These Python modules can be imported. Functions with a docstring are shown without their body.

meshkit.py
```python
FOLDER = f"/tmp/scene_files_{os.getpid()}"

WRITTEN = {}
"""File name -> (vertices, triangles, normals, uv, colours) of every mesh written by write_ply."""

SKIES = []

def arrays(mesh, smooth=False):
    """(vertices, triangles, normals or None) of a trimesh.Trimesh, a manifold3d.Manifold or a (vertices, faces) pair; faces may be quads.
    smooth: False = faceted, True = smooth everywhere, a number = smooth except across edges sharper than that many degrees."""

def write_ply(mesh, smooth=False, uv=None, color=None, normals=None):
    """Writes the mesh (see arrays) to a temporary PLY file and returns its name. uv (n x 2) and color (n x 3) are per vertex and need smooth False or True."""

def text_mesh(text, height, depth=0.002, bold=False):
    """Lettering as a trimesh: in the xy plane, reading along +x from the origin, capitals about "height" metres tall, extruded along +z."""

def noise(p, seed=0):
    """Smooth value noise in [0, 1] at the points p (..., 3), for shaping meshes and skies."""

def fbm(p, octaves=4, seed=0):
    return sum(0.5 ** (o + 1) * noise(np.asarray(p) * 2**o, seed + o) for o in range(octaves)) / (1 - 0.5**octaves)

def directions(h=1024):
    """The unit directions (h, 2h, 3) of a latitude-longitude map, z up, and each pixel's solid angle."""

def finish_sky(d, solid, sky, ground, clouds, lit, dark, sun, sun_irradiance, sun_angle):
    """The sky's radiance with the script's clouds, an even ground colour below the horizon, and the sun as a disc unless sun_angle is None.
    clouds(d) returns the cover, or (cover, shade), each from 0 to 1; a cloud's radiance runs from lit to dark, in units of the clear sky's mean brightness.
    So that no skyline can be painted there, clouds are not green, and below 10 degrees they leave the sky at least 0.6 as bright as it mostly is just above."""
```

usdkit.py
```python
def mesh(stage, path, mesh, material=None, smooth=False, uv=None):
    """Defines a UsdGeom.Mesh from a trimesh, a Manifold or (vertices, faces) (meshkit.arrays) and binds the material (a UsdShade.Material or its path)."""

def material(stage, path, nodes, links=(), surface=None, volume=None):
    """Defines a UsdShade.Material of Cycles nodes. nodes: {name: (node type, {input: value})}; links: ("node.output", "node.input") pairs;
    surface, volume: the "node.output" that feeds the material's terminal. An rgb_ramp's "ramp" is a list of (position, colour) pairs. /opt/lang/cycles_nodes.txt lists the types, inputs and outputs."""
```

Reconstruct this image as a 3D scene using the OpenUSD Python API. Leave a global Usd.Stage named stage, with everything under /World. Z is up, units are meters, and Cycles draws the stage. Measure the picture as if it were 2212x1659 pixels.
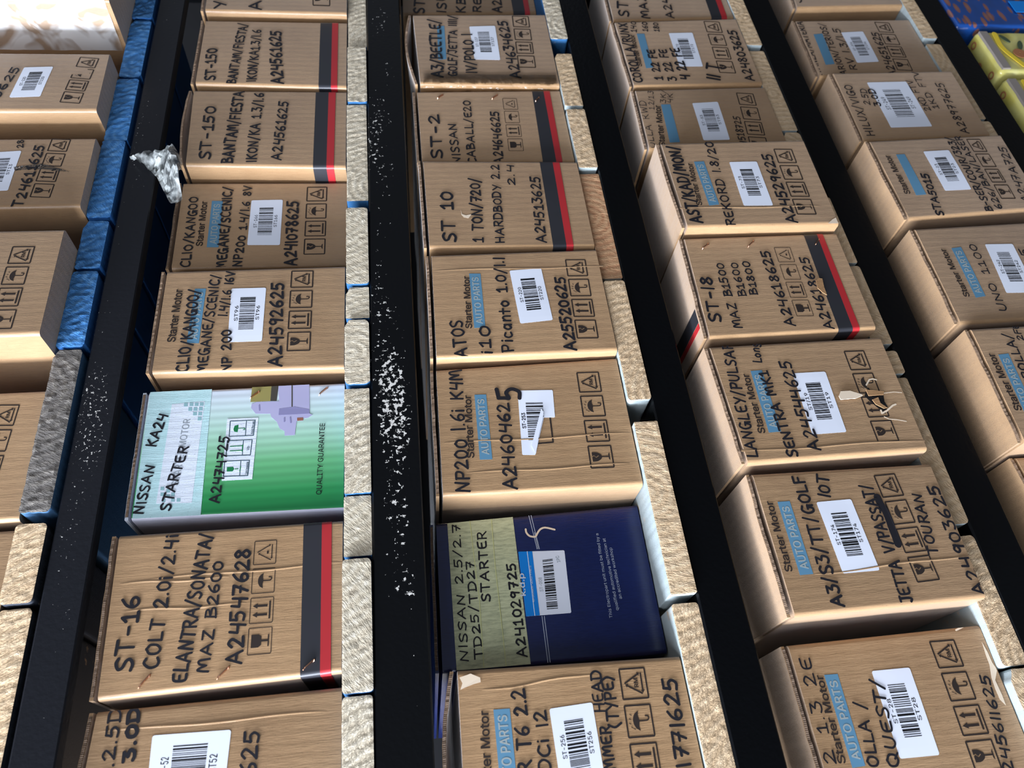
import math, random
import numpy as np, trimesh, manifold3d, shapely
from shapely.geometry import Polygon, LineString, box as sbox
from shapely.ops import unary_union
from shapely import affinity
import usdkit, meshkit
from pxr import Usd, UsdGeom, UsdLux, UsdShade, Gf, Sdf

stage = Usd.Stage.CreateInMemory()
UsdGeom.SetStageUpAxis(stage, UsdGeom.Tokens.z)
UsdGeom.SetStageMetersPerUnit(stage, 1.0)
world = UsdGeom.Xform.Define(stage, '/World')
stage.SetDefaultPrim(world.GetPrim())
ZO = 1.10          # height of the camera above the floor; shelf heights below are relative to it

# ------------------------------------------------------------------ camera, sky, light, exposure
cam = UsdGeom.Camera.Define(stage, '/World/camera')
cam.CreateHorizontalApertureAttr(36.0)
cam.CreateVerticalApertureAttr(27.0)
cam.CreateFocalLengthAttr(36.0 * 1661 / 2212)
cam.CreateClippingRangeAttr(Gf.Vec2f(0.02, 100))
cam.CreateExposureAttr(0.2)
cam.CreateFStopAttr(9.0)
cam.CreateFocusDistanceAttr(0.66)
R = np.array([[-0.1105877, -0.0893449, -0.9898423], [-0.85675, 0.5133624, 0.0493813], [0.5037359, 0.8535083, -0.1333178]])       # world to camera (x right, y down, z forward): the phone is held on its side, tilted 8 degrees down
M = np.eye(4)
M[0, :3], M[1, :3], M[2, :3], M[3, :3] = R[0], -R[1], -R[2], (0, -0.575, ZO)
cam.AddTransformOp().Set(Gf.Matrix4d(*M.ravel().tolist()))

dome = UsdLux.DomeLight.Define(stage, '/World/sky')
dome.CreateIntensityAttr(1.0)
DOME = (0.07, 0.077, 0.09)
dome.CreateColorAttr(Gf.Vec3f(*DOME))
door = UsdLux.RectLight.Define(stage, '/World/daylight_opening')
door.CreateWidthAttr(0.5); door.CreateHeightAttr(2.4)
door.CreateIntensityAttr(66.0)
door.CreateColorAttr(Gf.Vec3f(0.88, 0.97, 1.13))
def aim(prim, pos, target):
    p, t = np.array(pos, float), np.array(target, float)
    zax = (p - t) / np.linalg.norm(p - t); xax = np.cross([0, 0, 1], zax); xax /= np.linalg.norm(xax); yax = np.cross(zax, xax)
    m = np.eye(4); m[0, :3], m[1, :3], m[2, :3], m[3, :3] = xax, yax, zax, p
    prim.AddTransformOp().Set(Gf.Matrix4d(*m.ravel().tolist()))
aim(door, (-1.85, -0.26, ZO + 0.9), (0.35, 0, ZO - 0.1))

roof = UsdLux.RectLight.Define(stage, '/World/roof_light')
roof.CreateWidthAttr(2.0); roof.CreateHeightAttr(1.1)
roof.CreateIntensityAttr(7.2)
roof.CreateColorAttr(Gf.Vec3f(0.92, 0.98, 1.12))
aim(roof, (-1.35, -0.85, ZO + 1.3), (0.35, 0, ZO + 0.1))

# ------------------------------------------------------------------ helpers
used = {}
def numbered(parent, name):
    k = (parent, name); n = used.get(k, 0); used[k] = n + 1
    return f'{parent}/{name}' + (f'_{n:03d}' if n else '')
def tag(p, label=None, cat=None, group=None, kind=None):
    for key, val in (('label', label), ('category', cat), ('group', group), ('kind', kind)):
        if val: p.SetCustomDataByKey(key, val)
    return p
def thing(name, label, cat, loc, group=None):
    x = UsdGeom.Xform.Define(stage, numbered('/World', name))
    x.AddTranslateOp().Set(Gf.Vec3d(*map(float, loc)))
    return tag(x.GetPrim(), label, cat, group)
def obj(name, mesh, mat, parent=None, smooth=False, loc=None, label=None):
    base = str(parent.GetPath()) if parent is not None else '/World'
    m = usdkit.mesh(stage, numbered(base, name), mesh, MAT[mat], smooth=smooth)
    if loc is not None: m.AddTranslateOp().Set(Gf.Vec3d(*map(float, loc)))
    return tag(m.GetPrim(), label)
def manif(mesh_or_vf):
    v, f = mesh_or_vf
    return manifold3d.Manifold(manifold3d.Mesh(np.asarray(v, np.float32), np.asarray(f, np.uint32)))
def vf(m):
    k = m.to_mesh(); return np.array(k.vert_properties[:, :3], float), np.array(k.tri_verts)
def smoothpath(pts, n=7):
    p = np.array(pts, float)
    if len(p) < 3: return p
    e = np.vstack([2 * p[0] - p[1], p, 2 * p[-1] - p[-2]]); out = []
    for i in range(1, len(e) - 2):
        for t in np.linspace(0, 1, n, endpoint=False):
            a, b, c, d = e[i-1], e[i], e[i+1], e[i+2]
            out.append(.5 * (2*b + (c-a)*t + (2*a-5*b+4*c-d)*t*t + (3*b-a-3*c+d)*t**3))
    out.append(p[-1]); return np.array(out)
def polys(g):
    return [p for p in getattr(g, 'geoms', [g]) if p.geom_type == 'Polygon' and p.area > 1e-12]
def flat(geom, y0, thick, fn=None):
    """A thin sheet in the xz plane (facing -y): front at y0, thickness going back; fn(x, z) adds the panel's bulge."""
    parts = []
    for p in polys(geom):
        p = p.simplify(2e-5)
        try: m = trimesh.creation.extrude_polygon(p, thick, engine='earcut')
        except Exception: continue
        parts.append(m)
    if not parts: return None
    m = trimesh.util.concatenate(parts)
    v = m.vertices; w = np.c_[v[:, 0], -v[:, 2] + y0 + thick, v[:, 1]]
    if fn is not None: w[:, 1] += fn(w[:, 0], w[:, 2])
    return w, np.asarray(m.faces)

# ------------------------------------------------------------------ marker-pen lettering: strokes in a unit-high cell
F = {
'A': (.72, 's0,0 .34,1 .70,-.02', 's.14,.36 .58,.36'), 'B': (.62, 's.06,0 .06,1', 'c.02,1 .42,.97 .48,.74 .08,.54', 'c.08,.54 .56,.46 .58,.14 .02,0'),
'C': (.62, 'c.60,.90 .32,1 .04,.6 .10,.14 .36,0 .62,.12'), 'D': (.68, 's.08,0 .08,1', 'c.0,.98 .46,.94 .66,.52 .46,.08 .0,.0'),
'E': (.56, 'c.54,1 .12,.9 .04,.5 .14,.06 .56,.04', 's.06,.5 .44,.54'), 'F': (.52, 's.06,0 .06,1 .54,1', 's.06,.54 .44,.54'),
'G': (.66, 'c.56,.92 .26,1 .03,.55 .14,.04 .40,.02 .50,.46', 's.34,.46 .64,.44', 's.60,.44 .62,-.02'), 'H': (.64, 's.06,0 .06,1', 's.58,0 .58,1', 's.06,.5 .58,.5'),
'I': (.16, 's.08,0 .08,1'), 'J': (.52, 's.10,1 .54,1', 'c.36,1 .38,.3 .26,.0 .04,.12'), 'K': (.62, 's.06,0 .06,1', 's.56,1 .08,.46', 's.2,.56 .6,0'),
'L': (.52, 's.08,1 .06,.02 .54,.04'), 'M': (.84, 'c.04,0 .06,.5 .12,.94 .24,.8 .40,.25', 'c.40,.3 .48,.8 .62,.96 .72,.8 .80,0'), 'N': (.68, 's.04,0 .10,.98 .56,.04 .64,1'),
'O': (.64, 'c.34,1 .06,.75 .06,.25 .32,0 .58,.25 .58,.75 .30,1'), 'P': (.58, 's.08,0 .08,1', 'c.02,1 .48,.98 .54,.70 .40,.48 .08,.46'),
'Q': (.70, 'c.34,1 .06,.75 .06,.25 .32,0 .58,.25 .58,.75 .30,1', 's.4,.25 .68,-.06'), 'R': (.62, 's.08,0 .08,1', 'c.02,1 .46,.98 .52,.72 .36,.52 .08,.5', 's.26,.5 .62,0'),
'S': (.56, 'c.54,.88 .34,1 .08,.84 .14,.60 .42,.42 .50,.18 .30,0 .02,.08'), 'T': (.64, 's.0,1 .64,.96', 's.32,.98 .30,0'), 'U': (.62, 'c.06,1 .05,.3 .28,.0 .52,.22 .58,1'),
'V': (.64, 's.02,1 .30,0 .62,1'), 'W': (.86, 's.02,1 .2,0 .42,.7 .62,0 .84,1'), 'X': (.60, 's.02,0 .58,1', 's.04,1 .56,0'), 'Y': (.60, 's.02,1 .30,.5', 's.60,1 .22,-.04'),
'Z': (.60, 's.04,1 .56,1 .04,.02 .58,.02'), '0': (.58, 'c.30,.92 .06,.7 .06,.22 .28,0 .52,.22 .52,.70 .26,.92'), '1': (.46, 's.06,.72 .26,.98 .26,.02', 's.02,.02 .46,.02'),
'l': (.14, 's.07,0 .07,1'), '2': (.58, 'c.04,.78 .26,1 .48,.78 .28,.36 .02,.02', 's.02,.02 .58,.06'), '3': (.54, 's.04,.98 .48,.96 .24,.58', 'c.24,.58 .52,.44 .44,.08 .20,0 .02,.12'),
'4': (.60, 's.10,.96 .04,.46 .50,.46', 's.56,.92 .50,-.04'), '5': (.56, 'c.10,.98 .08,.7 .06,.52 .34,.60 .50,.34 .34,.03 .02,.06', 's.10,.97 .54,.99'),
'6': (.56, 'c.46,1 .16,.7 .04,.3 .20,.02 .46,.1 .48,.36 .26,.46 .06,.3'), '7': (.58, 's.02,.96 .56,.96 .22,0', 's.14,.48 .50,.50'), '8': (.54, 'c.44,.86 .24,1 .06,.82 .26,.56 .50,.26 .28,0 .04,.2 .24,.52 .46,.8'),
'9': (.56, 'c.48,.8 .24,.98 .06,.76 .18,.52 .46,.66 .48,.9', 's.48,.9 .40,0'), '/': (.46, 's.0,-.12 .42,1.12'), '-': (.44, 's.06,.46 .40,.46'), '.': (.14, 's.06,.04 .08,.06'),
'(': (.3, 'c.28,1.1 .04,.5 .28,-.1'), ')': (.3, 'c.02,1.1 .26,.5 .02,-.1'), ' ': (.40,),
'i': (.16, 's.08,0 .08,.58', 's.08,.86 .09,.88'), 'c': (.46, 'c.46,.58 .2,.66 .05,.34 .2,.02 .48,.1'), 'a': (.54, 'c.44,.56 .2,.66 .05,.32 .2,.02 .42,.2', 's.44,.64 .46,0'),
'n': (.5, 's.06,0 .06,.62', 'c.06,.4 .28,.66 .44,.5 .46,0'), 't': (.44, 's.2,.96 .2,0', 's.0,.62 .44,.62'), 'o': (.5, 'c.26,.64 .05,.45 .07,.15 .25,0 .45,.18 .44,.48 .22,.64'),
'g': (.52, 'c.44,.58 .2,.66 .06,.36 .22,.1 .44,.3', 'c.46,.62 .44,-.1 .26,-.32 .06,-.2'), 'd': (.56, 'c.44,.5 .2,.62 .05,.3 .2,.0 .44,.2', 's.46,1 .48,0'),
}
STROKES = {}
for ch, g in F.items():
    lst = []
    for s in g[1:]:
        p = [tuple(map(float, q.split(','))) for q in s[1:].split()]
        lst.append(smoothpath(p) if s[0] == 'c' else np.array(p))
    STROKES[ch] = (g[0], lst)
def handwriting(text, x0, z0, x1, z1, h, weight, rng):
    gap = .2
    total = sum(STROKES[c][0] + gap for c in text) - gap
    L = math.hypot(x1 - x0, z1 - z0); sx = L / total; ex, ez = (x1 - x0) / L, (z1 - z0) / L
    pos, shapes = 0, []
    for c in text:
        w, strokes = STROKES[c]
        jx, jz, sh, sc = rng.uniform(-.02, .02), rng.uniform(-.04, .04), rng.uniform(-.05, .05), rng.uniform(.94, 1.06)
        for s in strokes:
            u = (pos + (s[:, 0] + sh * s[:, 1] + jx)) * sx; v = (s[:, 1] * sc * .88 + .06 + jz) * h
            pts = np.c_[x0 + u * ex - v * ez, z0 + u * ez + v * ex]
            shapes.append(LineString(pts).buffer(weight * h * rng.uniform(.54, .68), quad_segs=4))
        pos += w + gap
    return unary_union(shapes)
TXT = {}
def printed(text, x0, z0, x1, z1, h, bold=True):
    key = (text, bold)
    if key not in TXT:
        m = meshkit.text_mesh(text, 1.0, depth=.01, bold=bold)
        b = m.vertices[np.abs(m.vertices[:, 2]) < 1e-6]; f = m.faces[(np.abs(m.vertices[m.faces][:, :, 2]) < 1e-6).all(1)]
        TXT[key] = (m.vertices.copy(), f)
    v, f = TXT[key]
    w = v[:, 0].max() - v[:, 0].min(); L = math.hypot(x1 - x0, z1 - z0); ex, ez = (x1 - x0) / L, (z1 - z0) / L
    u = (v[:, 0] - v[:, 0].min()) / w * L; q = v[:, 1] * h
    return unary_union([Polygon(np.c_[x0 + u * ex - q * ez, z0 + u * ez + q * ex][t]).buffer(1e-6) for t in f])

# ------------------------------------------------------------------ materials
MAT = {}
def mat(name, nodes, links=(), surface='p.BSDF'):
    MAT[name] = usdkit.material(stage, f'/World/Looks/{name}', nodes, links, surface=surface)
def plain(name, col, rough=.5, spec=.5, **kw):
    mat(name, {'p': ('principled_bsdf', {'base_color': col, 'roughness': rough, 'specular_ior_level': spec, **kw})})
def srgb(r, g, b): return tuple((c / 255 / 12.92 if c / 255 <= .04045 else ((c / 255 + .055) / 1.055) ** 2.4) for c in (r, g, b))
def board_mat(name, dark, light, rough=.55, spec=.35, flute=.25, flutescale=260, sheen=0.0):
    mat(name, {'tc': ('texture_coordinate', {}), 'oi': ('object_info', {}),
        'n1': ('noise_texture', {'scale': 26, 'detail': 5, 'roughness': .6}), 'mp': ('mapping', {'scale': (220, 220, 22)}), 'n2': ('noise_texture', {'scale': 4, 'detail': 4, 'roughness': .65}),
        'mx': ('mix_float', {'fac': .5}), 'r': ('rgb_ramp', {'ramp': [(.25, dark), (.75, light)]}),
        'sp': ('noise_texture', {'scale': 900, 'detail': 2}), 'spr': ('map_range', {'from_min': .62, 'from_max': .75, 'to_min': 1.0, 'to_max': .72, 'clamp': True}), 'mul': ('mix', {'mix_type': 'multiply', 'fac': 1.0}),
        'vr': ('map_range', {'from_min': 0, 'from_max': 1, 'to_min': .88, 'to_max': 1.1}), 'hv': ('hsv', {}),
        'w': ('wave_texture', {'wave_type': 'bands', 'bands_direction': 'x', 'scale': flutescale / 6.283, 'distortion': .6, 'detail': 1}),
        'ad': ('math', {'math_type': 'multiply_add', 'value2': flute}),
        'b': ('bump', {'strength': .35, 'distance': .0006}), 'p': ('principled_bsdf', {'roughness': rough, 'specular_ior_level': spec, 'sheen_weight': sheen, 'sheen_roughness': .45})},
        [('tc.object', 'n1.vector'), ('tc.object', 'mp.vector'), ('mp.vector', 'n2.vector'), ('n1.fac', 'mx.a'), ('n2.fac', 'mx.b'), ('mx.result', 'r.fac'), ('tc.object', 'sp.vector'), ('sp.fac', 'spr.value'),
         ('r.color', 'mul.color1'), ('spr.result', 'mul.color2'), ('oi.random', 'vr.value'), ('vr.result', 'hv.value'), ('mul.color', 'hv.color'), ('hv.color', 'p.base_color'),
         ('tc.object', 'w.vector'), ('w.fac', 'ad.value1'), ('n2.fac', 'ad.value3'), ('ad.value', 'b.height'), ('b.normal', 'p.normal')])
board_mat('kraft', srgb(143, 109, 73), srgb(168, 134, 95), rough=.44, spec=.55, sheen=.4)
board_mat('kraft_in', srgb(150, 112, 76), srgb(182, 142, 100))
board_mat('flute_edge', srgb(92, 74, 60), srgb(150, 124, 100), flute=1.0, flutescale=1500)
board_mat('blue_carton', srgb(16, 26, 66), srgb(24, 38, 92), rough=.22, spec=.5, flute=.1)
board_mat('white_print', srgb(206, 214, 224), srgb(222, 228, 236), rough=.3, flute=.25)
board_mat('teal_print', srgb(160, 200, 200), srgb(196, 222, 224), rough=.3, flute=.2)
# print that runs from green at the box's left end to near-white at its right end (ink on the carton)
mat('green_carton', {'tc': ('texture_coordinate', {}), 'sx': ('separate_xyz', {}), 'mr': ('map_range', {'from_min': .0, 'from_max': .121, 'clamp': True}),
    'r': ('rgb_ramp', {'ramp': [(0, srgb(22, 128, 66)), (.16, srgb(44, 142, 78)), (.38, srgb(104, 178, 122)), (.6, srgb(168, 210, 186)), (.85, srgb(205, 222, 224)), (1, srgb(214, 218, 232))]}),
    'gn': ('geometry', {}), 'sn': ('separate_xyz', {}), 'lt': ('math', {'math_type': 'less_than', 'value2': -.75}), 'mx': ('mix', {'color1': srgb(205, 205, 220)}),
    'w': ('wave_texture', {'bands_direction': 'x', 'scale': 45, 'distortion': .5, 'detail': 1}), 'b': ('bump', {'strength': .10, 'distance': .0006}), 'p': ('principled_bsdf', {'roughness': .3})},
    [('tc.object', 'sx.vector'), ('sx.x', 'mr.value'), ('mr.result', 'r.fac'), ('gn.true_normal', 'sn.vector'), ('sn.y', 'lt.value1'), ('lt.value', 'mx.fac'), ('r.color', 'mx.color2'), ('mx.color', 'p.base_color'),
     ('tc.object', 'w.vector'), ('w.fac', 'b.height'), ('b.normal', 'p.normal')])
plain('marker_ink', srgb(30, 29, 34), .5, .3)
plain('print_ink', srgb(48, 40, 36), .6, .2)
plain('print_black', srgb(22, 22, 24), .5, .3)
plain('grey_print', srgb(150, 158, 164), .4)
plain('silver_print', srgb(165, 172, 188), .4)
plain('green_dark', srgb(46, 74, 84), .4)
plain('green_ink', srgb(22, 116, 64), .4)
plain('teal_square', srgb(142, 180, 184), .4)
plain('motor_gold', srgb(150, 140, 82), .3)
plain('motor_dark', srgb(70, 66, 58), .3)
plain('motor_body', srgb(178, 174, 206), .3)
plain('motor_shade', srgb(138, 134, 172), .3)
plain('motor_copper', srgb(150, 96, 76), .3)
plain('band_blue', srgb(88, 132, 158), .6, .3)
plain('band_letter', srgb(150, 158, 156), .6, .2)
plain('stripe_black', srgb(42, 42, 46), .42, .5)
plain('stripe_red', srgb(172, 40, 44), .42, .5)
plain('sticker_white', srgb(228, 232, 242), .4, .4)
plain('sticker_blue', srgb(10, 128, 214), .35, .4)
plain('torn_paper', srgb(228, 208, 182), .8, .2)
plain('tape_seam', srgb(205, 205, 140), .5)
plain('copper', srgb(190, 140, 112), .28, .5, metallic=1.0)
mat('masking', {'tc': ('texture_coordinate', {}), 'mp': ('mapping', {'scale': (300, 300, 60)}), 'n': ('noise_texture', {'scale': 1.5, 'detail': 6, 'roughness': .7}), 'r': ('rgb_ramp', {'ramp': [(.3, srgb(150, 154, 122)), (.55, srgb(196, 198, 156)), (.8, srgb(214, 216, 178))]}), 'p': ('principled_bsdf', {'roughness': .5})},
    [('tc.object', 'mp.vector'), ('mp.vector', 'n.vector'), ('n.fac', 'r.fac'), ('r.color', 'p.base_color')])
mat('clear_tape', {'t': ('transparent_bsdf', {'color': (.97, .96, .93)}), 'g': ('glossy_bsdf', {'roughness': .12, 'color': (.95, .97, 1)}), 'f': ('fresnel', {'IOR': 1.25}), 'm': ('mix_closure', {}),
    'tc': ('texture_coordinate', {}), 'n': ('noise_texture', {'scale': 90, 'detail': 3}), 'b': ('bump', {'strength': .5, 'distance': .003})},
    [('f.fac', 'm.fac'), ('t.BSDF', 'm.closure1'), ('g.BSDF', 'm.closure2'), ('tc.object', 'n.vector'), ('n.fac', 'b.height'), ('b.normal', 'g.normal'), ('b.normal', 'f.normal')], surface='m.closure')
mat('crumpled_film', {'t': ('transparent_bsdf', {'color': (.9, .92, .92)}), 'p': ('principled_bsdf', {'base_color': srgb(214, 218, 214), 'roughness': .18}), 'm': ('mix_closure', {}),
    'tc': ('texture_coordinate', {}), 'n': ('noise_texture', {'scale': 120, 'detail': 3}), 'mr': ('map_range', {'from_min': .38, 'from_max': .66, 'to_min': .12, 'to_max': .7, 'clamp': True})},
    [('tc.object', 'n.vector'), ('n.fac', 'mr.value'), ('mr.result', 'm.fac'), ('t.BSDF', 'm.closure1'), ('p.BSDF', 'm.closure2')], surface='m.closure')
mat('glossy_film', {'t': ('transparent_bsdf', {'color': (.96, .95, .93)}), 'p': ('principled_bsdf', {'base_color': srgb(240, 238, 234), 'roughness': .2}), 'm': ('mix_closure', {}),
    'tc': ('texture_coordinate', {}), 'n': ('noise_texture', {'scale': 26, 'detail': 2, 'distortion': 1.2}), 'mr': ('map_range', {'from_min': .42, 'from_max': .58, 'to_min': .12, 'to_max': .75, 'clamp': True})},
    [('tc.object', 'n.vector'), ('n.fac', 'mr.value'), ('mr.result', 'm.fac'), ('t.BSDF', 'm.closure1'), ('p.BSDF', 'm.closure2')], surface='m.closure')
# sawn board: raw end grain on the cut end, the old paint on the other faces
def plank_mat(name, c0, c1, ring, side, bump=.9, end_paint=None):
    mat(name, {'tc': ('texture_coordinate', {}), 'oi': ('object_info', {}), 'cx': ('math', {'math_type': 'multiply_add', 'value2': .16, 'value3': -.08}), 'cz': ('math', {'math_type': 'multiply_add', 'value2': .09, 'value3': -.06}),
        'cv': ('combine_xyz', {}), 'mp': ('mapping', {}), 'w': ('wave_texture', {'wave_type': 'rings', 'rings_direction': 'y', 'scale': 42, 'distortion': 1.6, 'detail': 2, 'detail_scale': 2}),
        'n': ('noise_texture', {'scale': 55, 'detail': 5, 'roughness': .65}), 'rv': ('math', {'math_type': 'multiply_add', 'value2': 2.2, 'value3': -1.1}), 'rc': ('combine_xyz', {}), 'mr0': ('mapping', {}), 'mf': ('mapping', {'scale': (1.0, 1.0, .28)}), 'nf': ('noise_texture', {'scale': 620, 'detail': 4, 'roughness': .65, 'distortion': .6}),
        'm1': ('mix_float', {'fac': .28}), 'm2': ('mix_float', {'fac': .5}), 'r': ('rgb_ramp', {'ramp': [(.2, c0), (.5, ring), (.8, c1)]}),
        'vr': ('map_range', {'to_min': .86, 'to_max': 1.12}), 'hv': ('hsv', {}),
        'gn': ('geometry', {}), 'sn': ('separate_xyz', {}), 'lt': ('math', {'math_type': 'less_than', 'value2': -.6}),
        'ns': ('noise_texture', {'scale': 30, 'detail': 5, 'roughness': .7}), 'rs': ('rgb_ramp', {'ramp': [(.35, side), (.62, side), (.75, c0)]}), 'mx': ('mix', {}),
        'st': ('math', {'math_type': 'multiply_add', 'value2': bump - .15, 'value3': .15}), 'b': ('bump', {'distance': .0016}), 'hb': ('math', {'math_type': 'multiply_add', 'value2': 1.3}), 'p': ('principled_bsdf', {'roughness': .75, 'specular_ior_level': .3})},
        [('oi.random', 'cx.value1'), ('oi.random', 'cz.value1'), ('cx.value', 'cv.x'), ('cz.value', 'cv.z'), ('tc.object', 'mp.vector'), ('cv.vector', 'mp.location'), ('mp.vector', 'w.vector'), ('tc.object', 'n.vector'), ('oi.random', 'rv.value1'), ('rv.value', 'rc.y'), ('rc.vector', 'mr0.rotation'), ('tc.object', 'mr0.vector'), ('mr0.vector', 'mf.vector'), ('mf.vector', 'nf.vector'), ('tc.object', 'ns.vector'),
         ('n.fac', 'm1.a'), ('w.fac', 'm1.b'), ('m1.result', 'm2.a'), ('nf.fac', 'm2.b'), ('m2.result', 'r.fac'), ('oi.random', 'vr.value'), ('vr.result', 'hv.value'), ('r.color', 'hv.color'),
         ('gn.true_normal', 'sn.vector'), ('sn.y', 'lt.value1'), ('lt.value', 'mx.fac'), ('ns.fac', 'rs.fac'), ('rs.color', 'mx.color1'), ('hv.color', 'mx.color2'), ('mx.color', 'p.base_color'),
         ('nf.fac', 'hb.value1'), ('m1.result', 'hb.value3'), ('hb.value', 'b.height'), ('lt.value', 'st.value1'), ('st.value', 'b.strength'), ('b.normal', 'p.normal')])
plank_mat('pine_blue_sides', srgb(176, 158, 132), srgb(236, 226, 206), srgb(208, 194, 168), srgb(36, 84, 126))
plank_mat('pine_pale_sides', srgb(186, 152, 112), srgb(230, 206, 172), srgb(212, 182, 144), srgb(150, 160, 160))
plank_mat('pine_dark_under', srgb(186, 152, 112), srgb(230, 206, 172), srgb(212, 182, 144), srgb(40, 44, 52))
plank_mat('pine_brown', srgb(160, 92, 60), srgb(216, 180, 140), srgb(196, 150, 110), srgb(150, 140, 125))
plank_mat('painted_blue', srgb(48, 100, 160), srgb(124, 174, 216), srgb(72, 134, 196), srgb(40, 96, 160), bump=.6)
plank_mat('weathered_grey', srgb(74, 70, 66), srgb(150, 142, 130), srgb(108, 102, 96), srgb(60, 96, 130))
# black gloss paint with chips showing pale primer, thickest where "wear" says
def beam_mat(name, lo, zmid, amount, chip=380, base=srgb(6, 7, 9)):
    mat(name, {'tc': ('texture_coordinate', {}), 'mp': ('mapping', {'scale': (.35, 1, 1)}), 'n': ('noise_texture', {'scale': chip, 'detail': 5, 'roughness': .62}), 'big': ('noise_texture', {'scale': 14, 'detail': 3, 'roughness': .6}),
        'bm': ('map_range', {'from_min': .37, 'from_max': .66, 'to_min': -.05, 'to_max': amount, 'clamp': True}), 'ad': ('math', {'math_type': 'add'}), 'th': ('map_range', {'from_min': lo, 'from_max': lo + .02, 'clamp': True}),
        'sx': ('separate_xyz', {}), 'dz': ('math', {'math_type': 'subtract', 'value2': zmid}), 'ab': ('math', {'math_type': 'absolute'}), 'zr': ('map_range', {'from_min': .008, 'from_max': .018, 'to_min': 0, 'to_max': -.12, 'clamp': True}), 'ad2': ('math', {'math_type': 'add'}),
        'mx': ('mix', {'color1': base, 'color2': srgb(214, 210, 202)}), 'n3': ('noise_texture', {'scale': 240, 'detail': 4}), 'b': ('bump', {'strength': .25, 'distance': .0008}), 'p': ('principled_bsdf', {'roughness': .26, 'specular_ior_level': .2})},
        [('tc.object', 'n.vector'), ('tc.object', 'mp.vector'), ('mp.vector', 'big.vector'), ('big.fac', 'bm.value'), ('n.fac', 'ad.value1'), ('bm.result', 'ad.value2'), ('tc.object', 'sx.vector'), ('sx.z', 'dz.value1'), ('dz.value', 'ab.value1'), ('ab.value', 'zr.value'),
         ('ad.value', 'ad2.value1'), ('zr.result', 'ad2.value2'), ('ad2.value', 'th.value'), ('th.result', 'mx.fac'), ('mx.color', 'p.base_color'), ('tc.object', 'n3.vector'), ('n3.fac', 'b.height'), ('b.normal', 'p.normal')])
beam_mat('black_paint_chipped', .72, .018, .20, 230)
beam_mat('black_paint_specked', .75, .016, .16, 380, srgb(26, 27, 31))
beam_mat('black_paint', .80, .018, .03)
mat('wall_paint', {'n': ('noise_texture', {'scale': 6, 'detail': 4}), 'r': ('rgb_ramp', {'ramp': [(.3, srgb(20, 20, 22)), (.7, srgb(30, 30, 33))]}), 'p': ('principled_bsdf', {'roughness': .9})}, [('n.fac', 'r.fac'), ('r.color', 'p.base_color')])
mat('concrete', {'n': ('noise_texture', {'scale': 5, 'detail': 6, 'roughness': .65}), 'r': ('rgb_ramp', {'ramp': [(.3, srgb(44, 42, 40)), (.7, srgb(62, 60, 57))]}), 'p': ('principled_bsdf', {'roughness': .85})}, [('n.fac', 'r.fac'), ('r.color', 'p.base_color')])
mat('blue_foil', {'tc': ('texture_coordinate', {}), 'mp': ('mapping', {'rotation': (0, .7, 0), 'scale': (30, 60, 90)}), 'v': ('voronoi_texture', {'scale': 1.0, 'feature': 'f1'}), 'r': ('rgb_ramp', {'ramp': [(.0, srgb(150, 104, 88)), (.30, srgb(128, 84, 76)), (.36, srgb(24, 70, 140)), (1, srgb(22, 66, 132))]}), 'p': ('principled_bsdf', {'roughness': .16, 'coat_weight': .5})},
    [('tc.object', 'mp.vector'), ('mp.vector', 'v.vector'), ('v.distance', 'r.fac'), ('r.color', 'p.base_color')])
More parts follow.
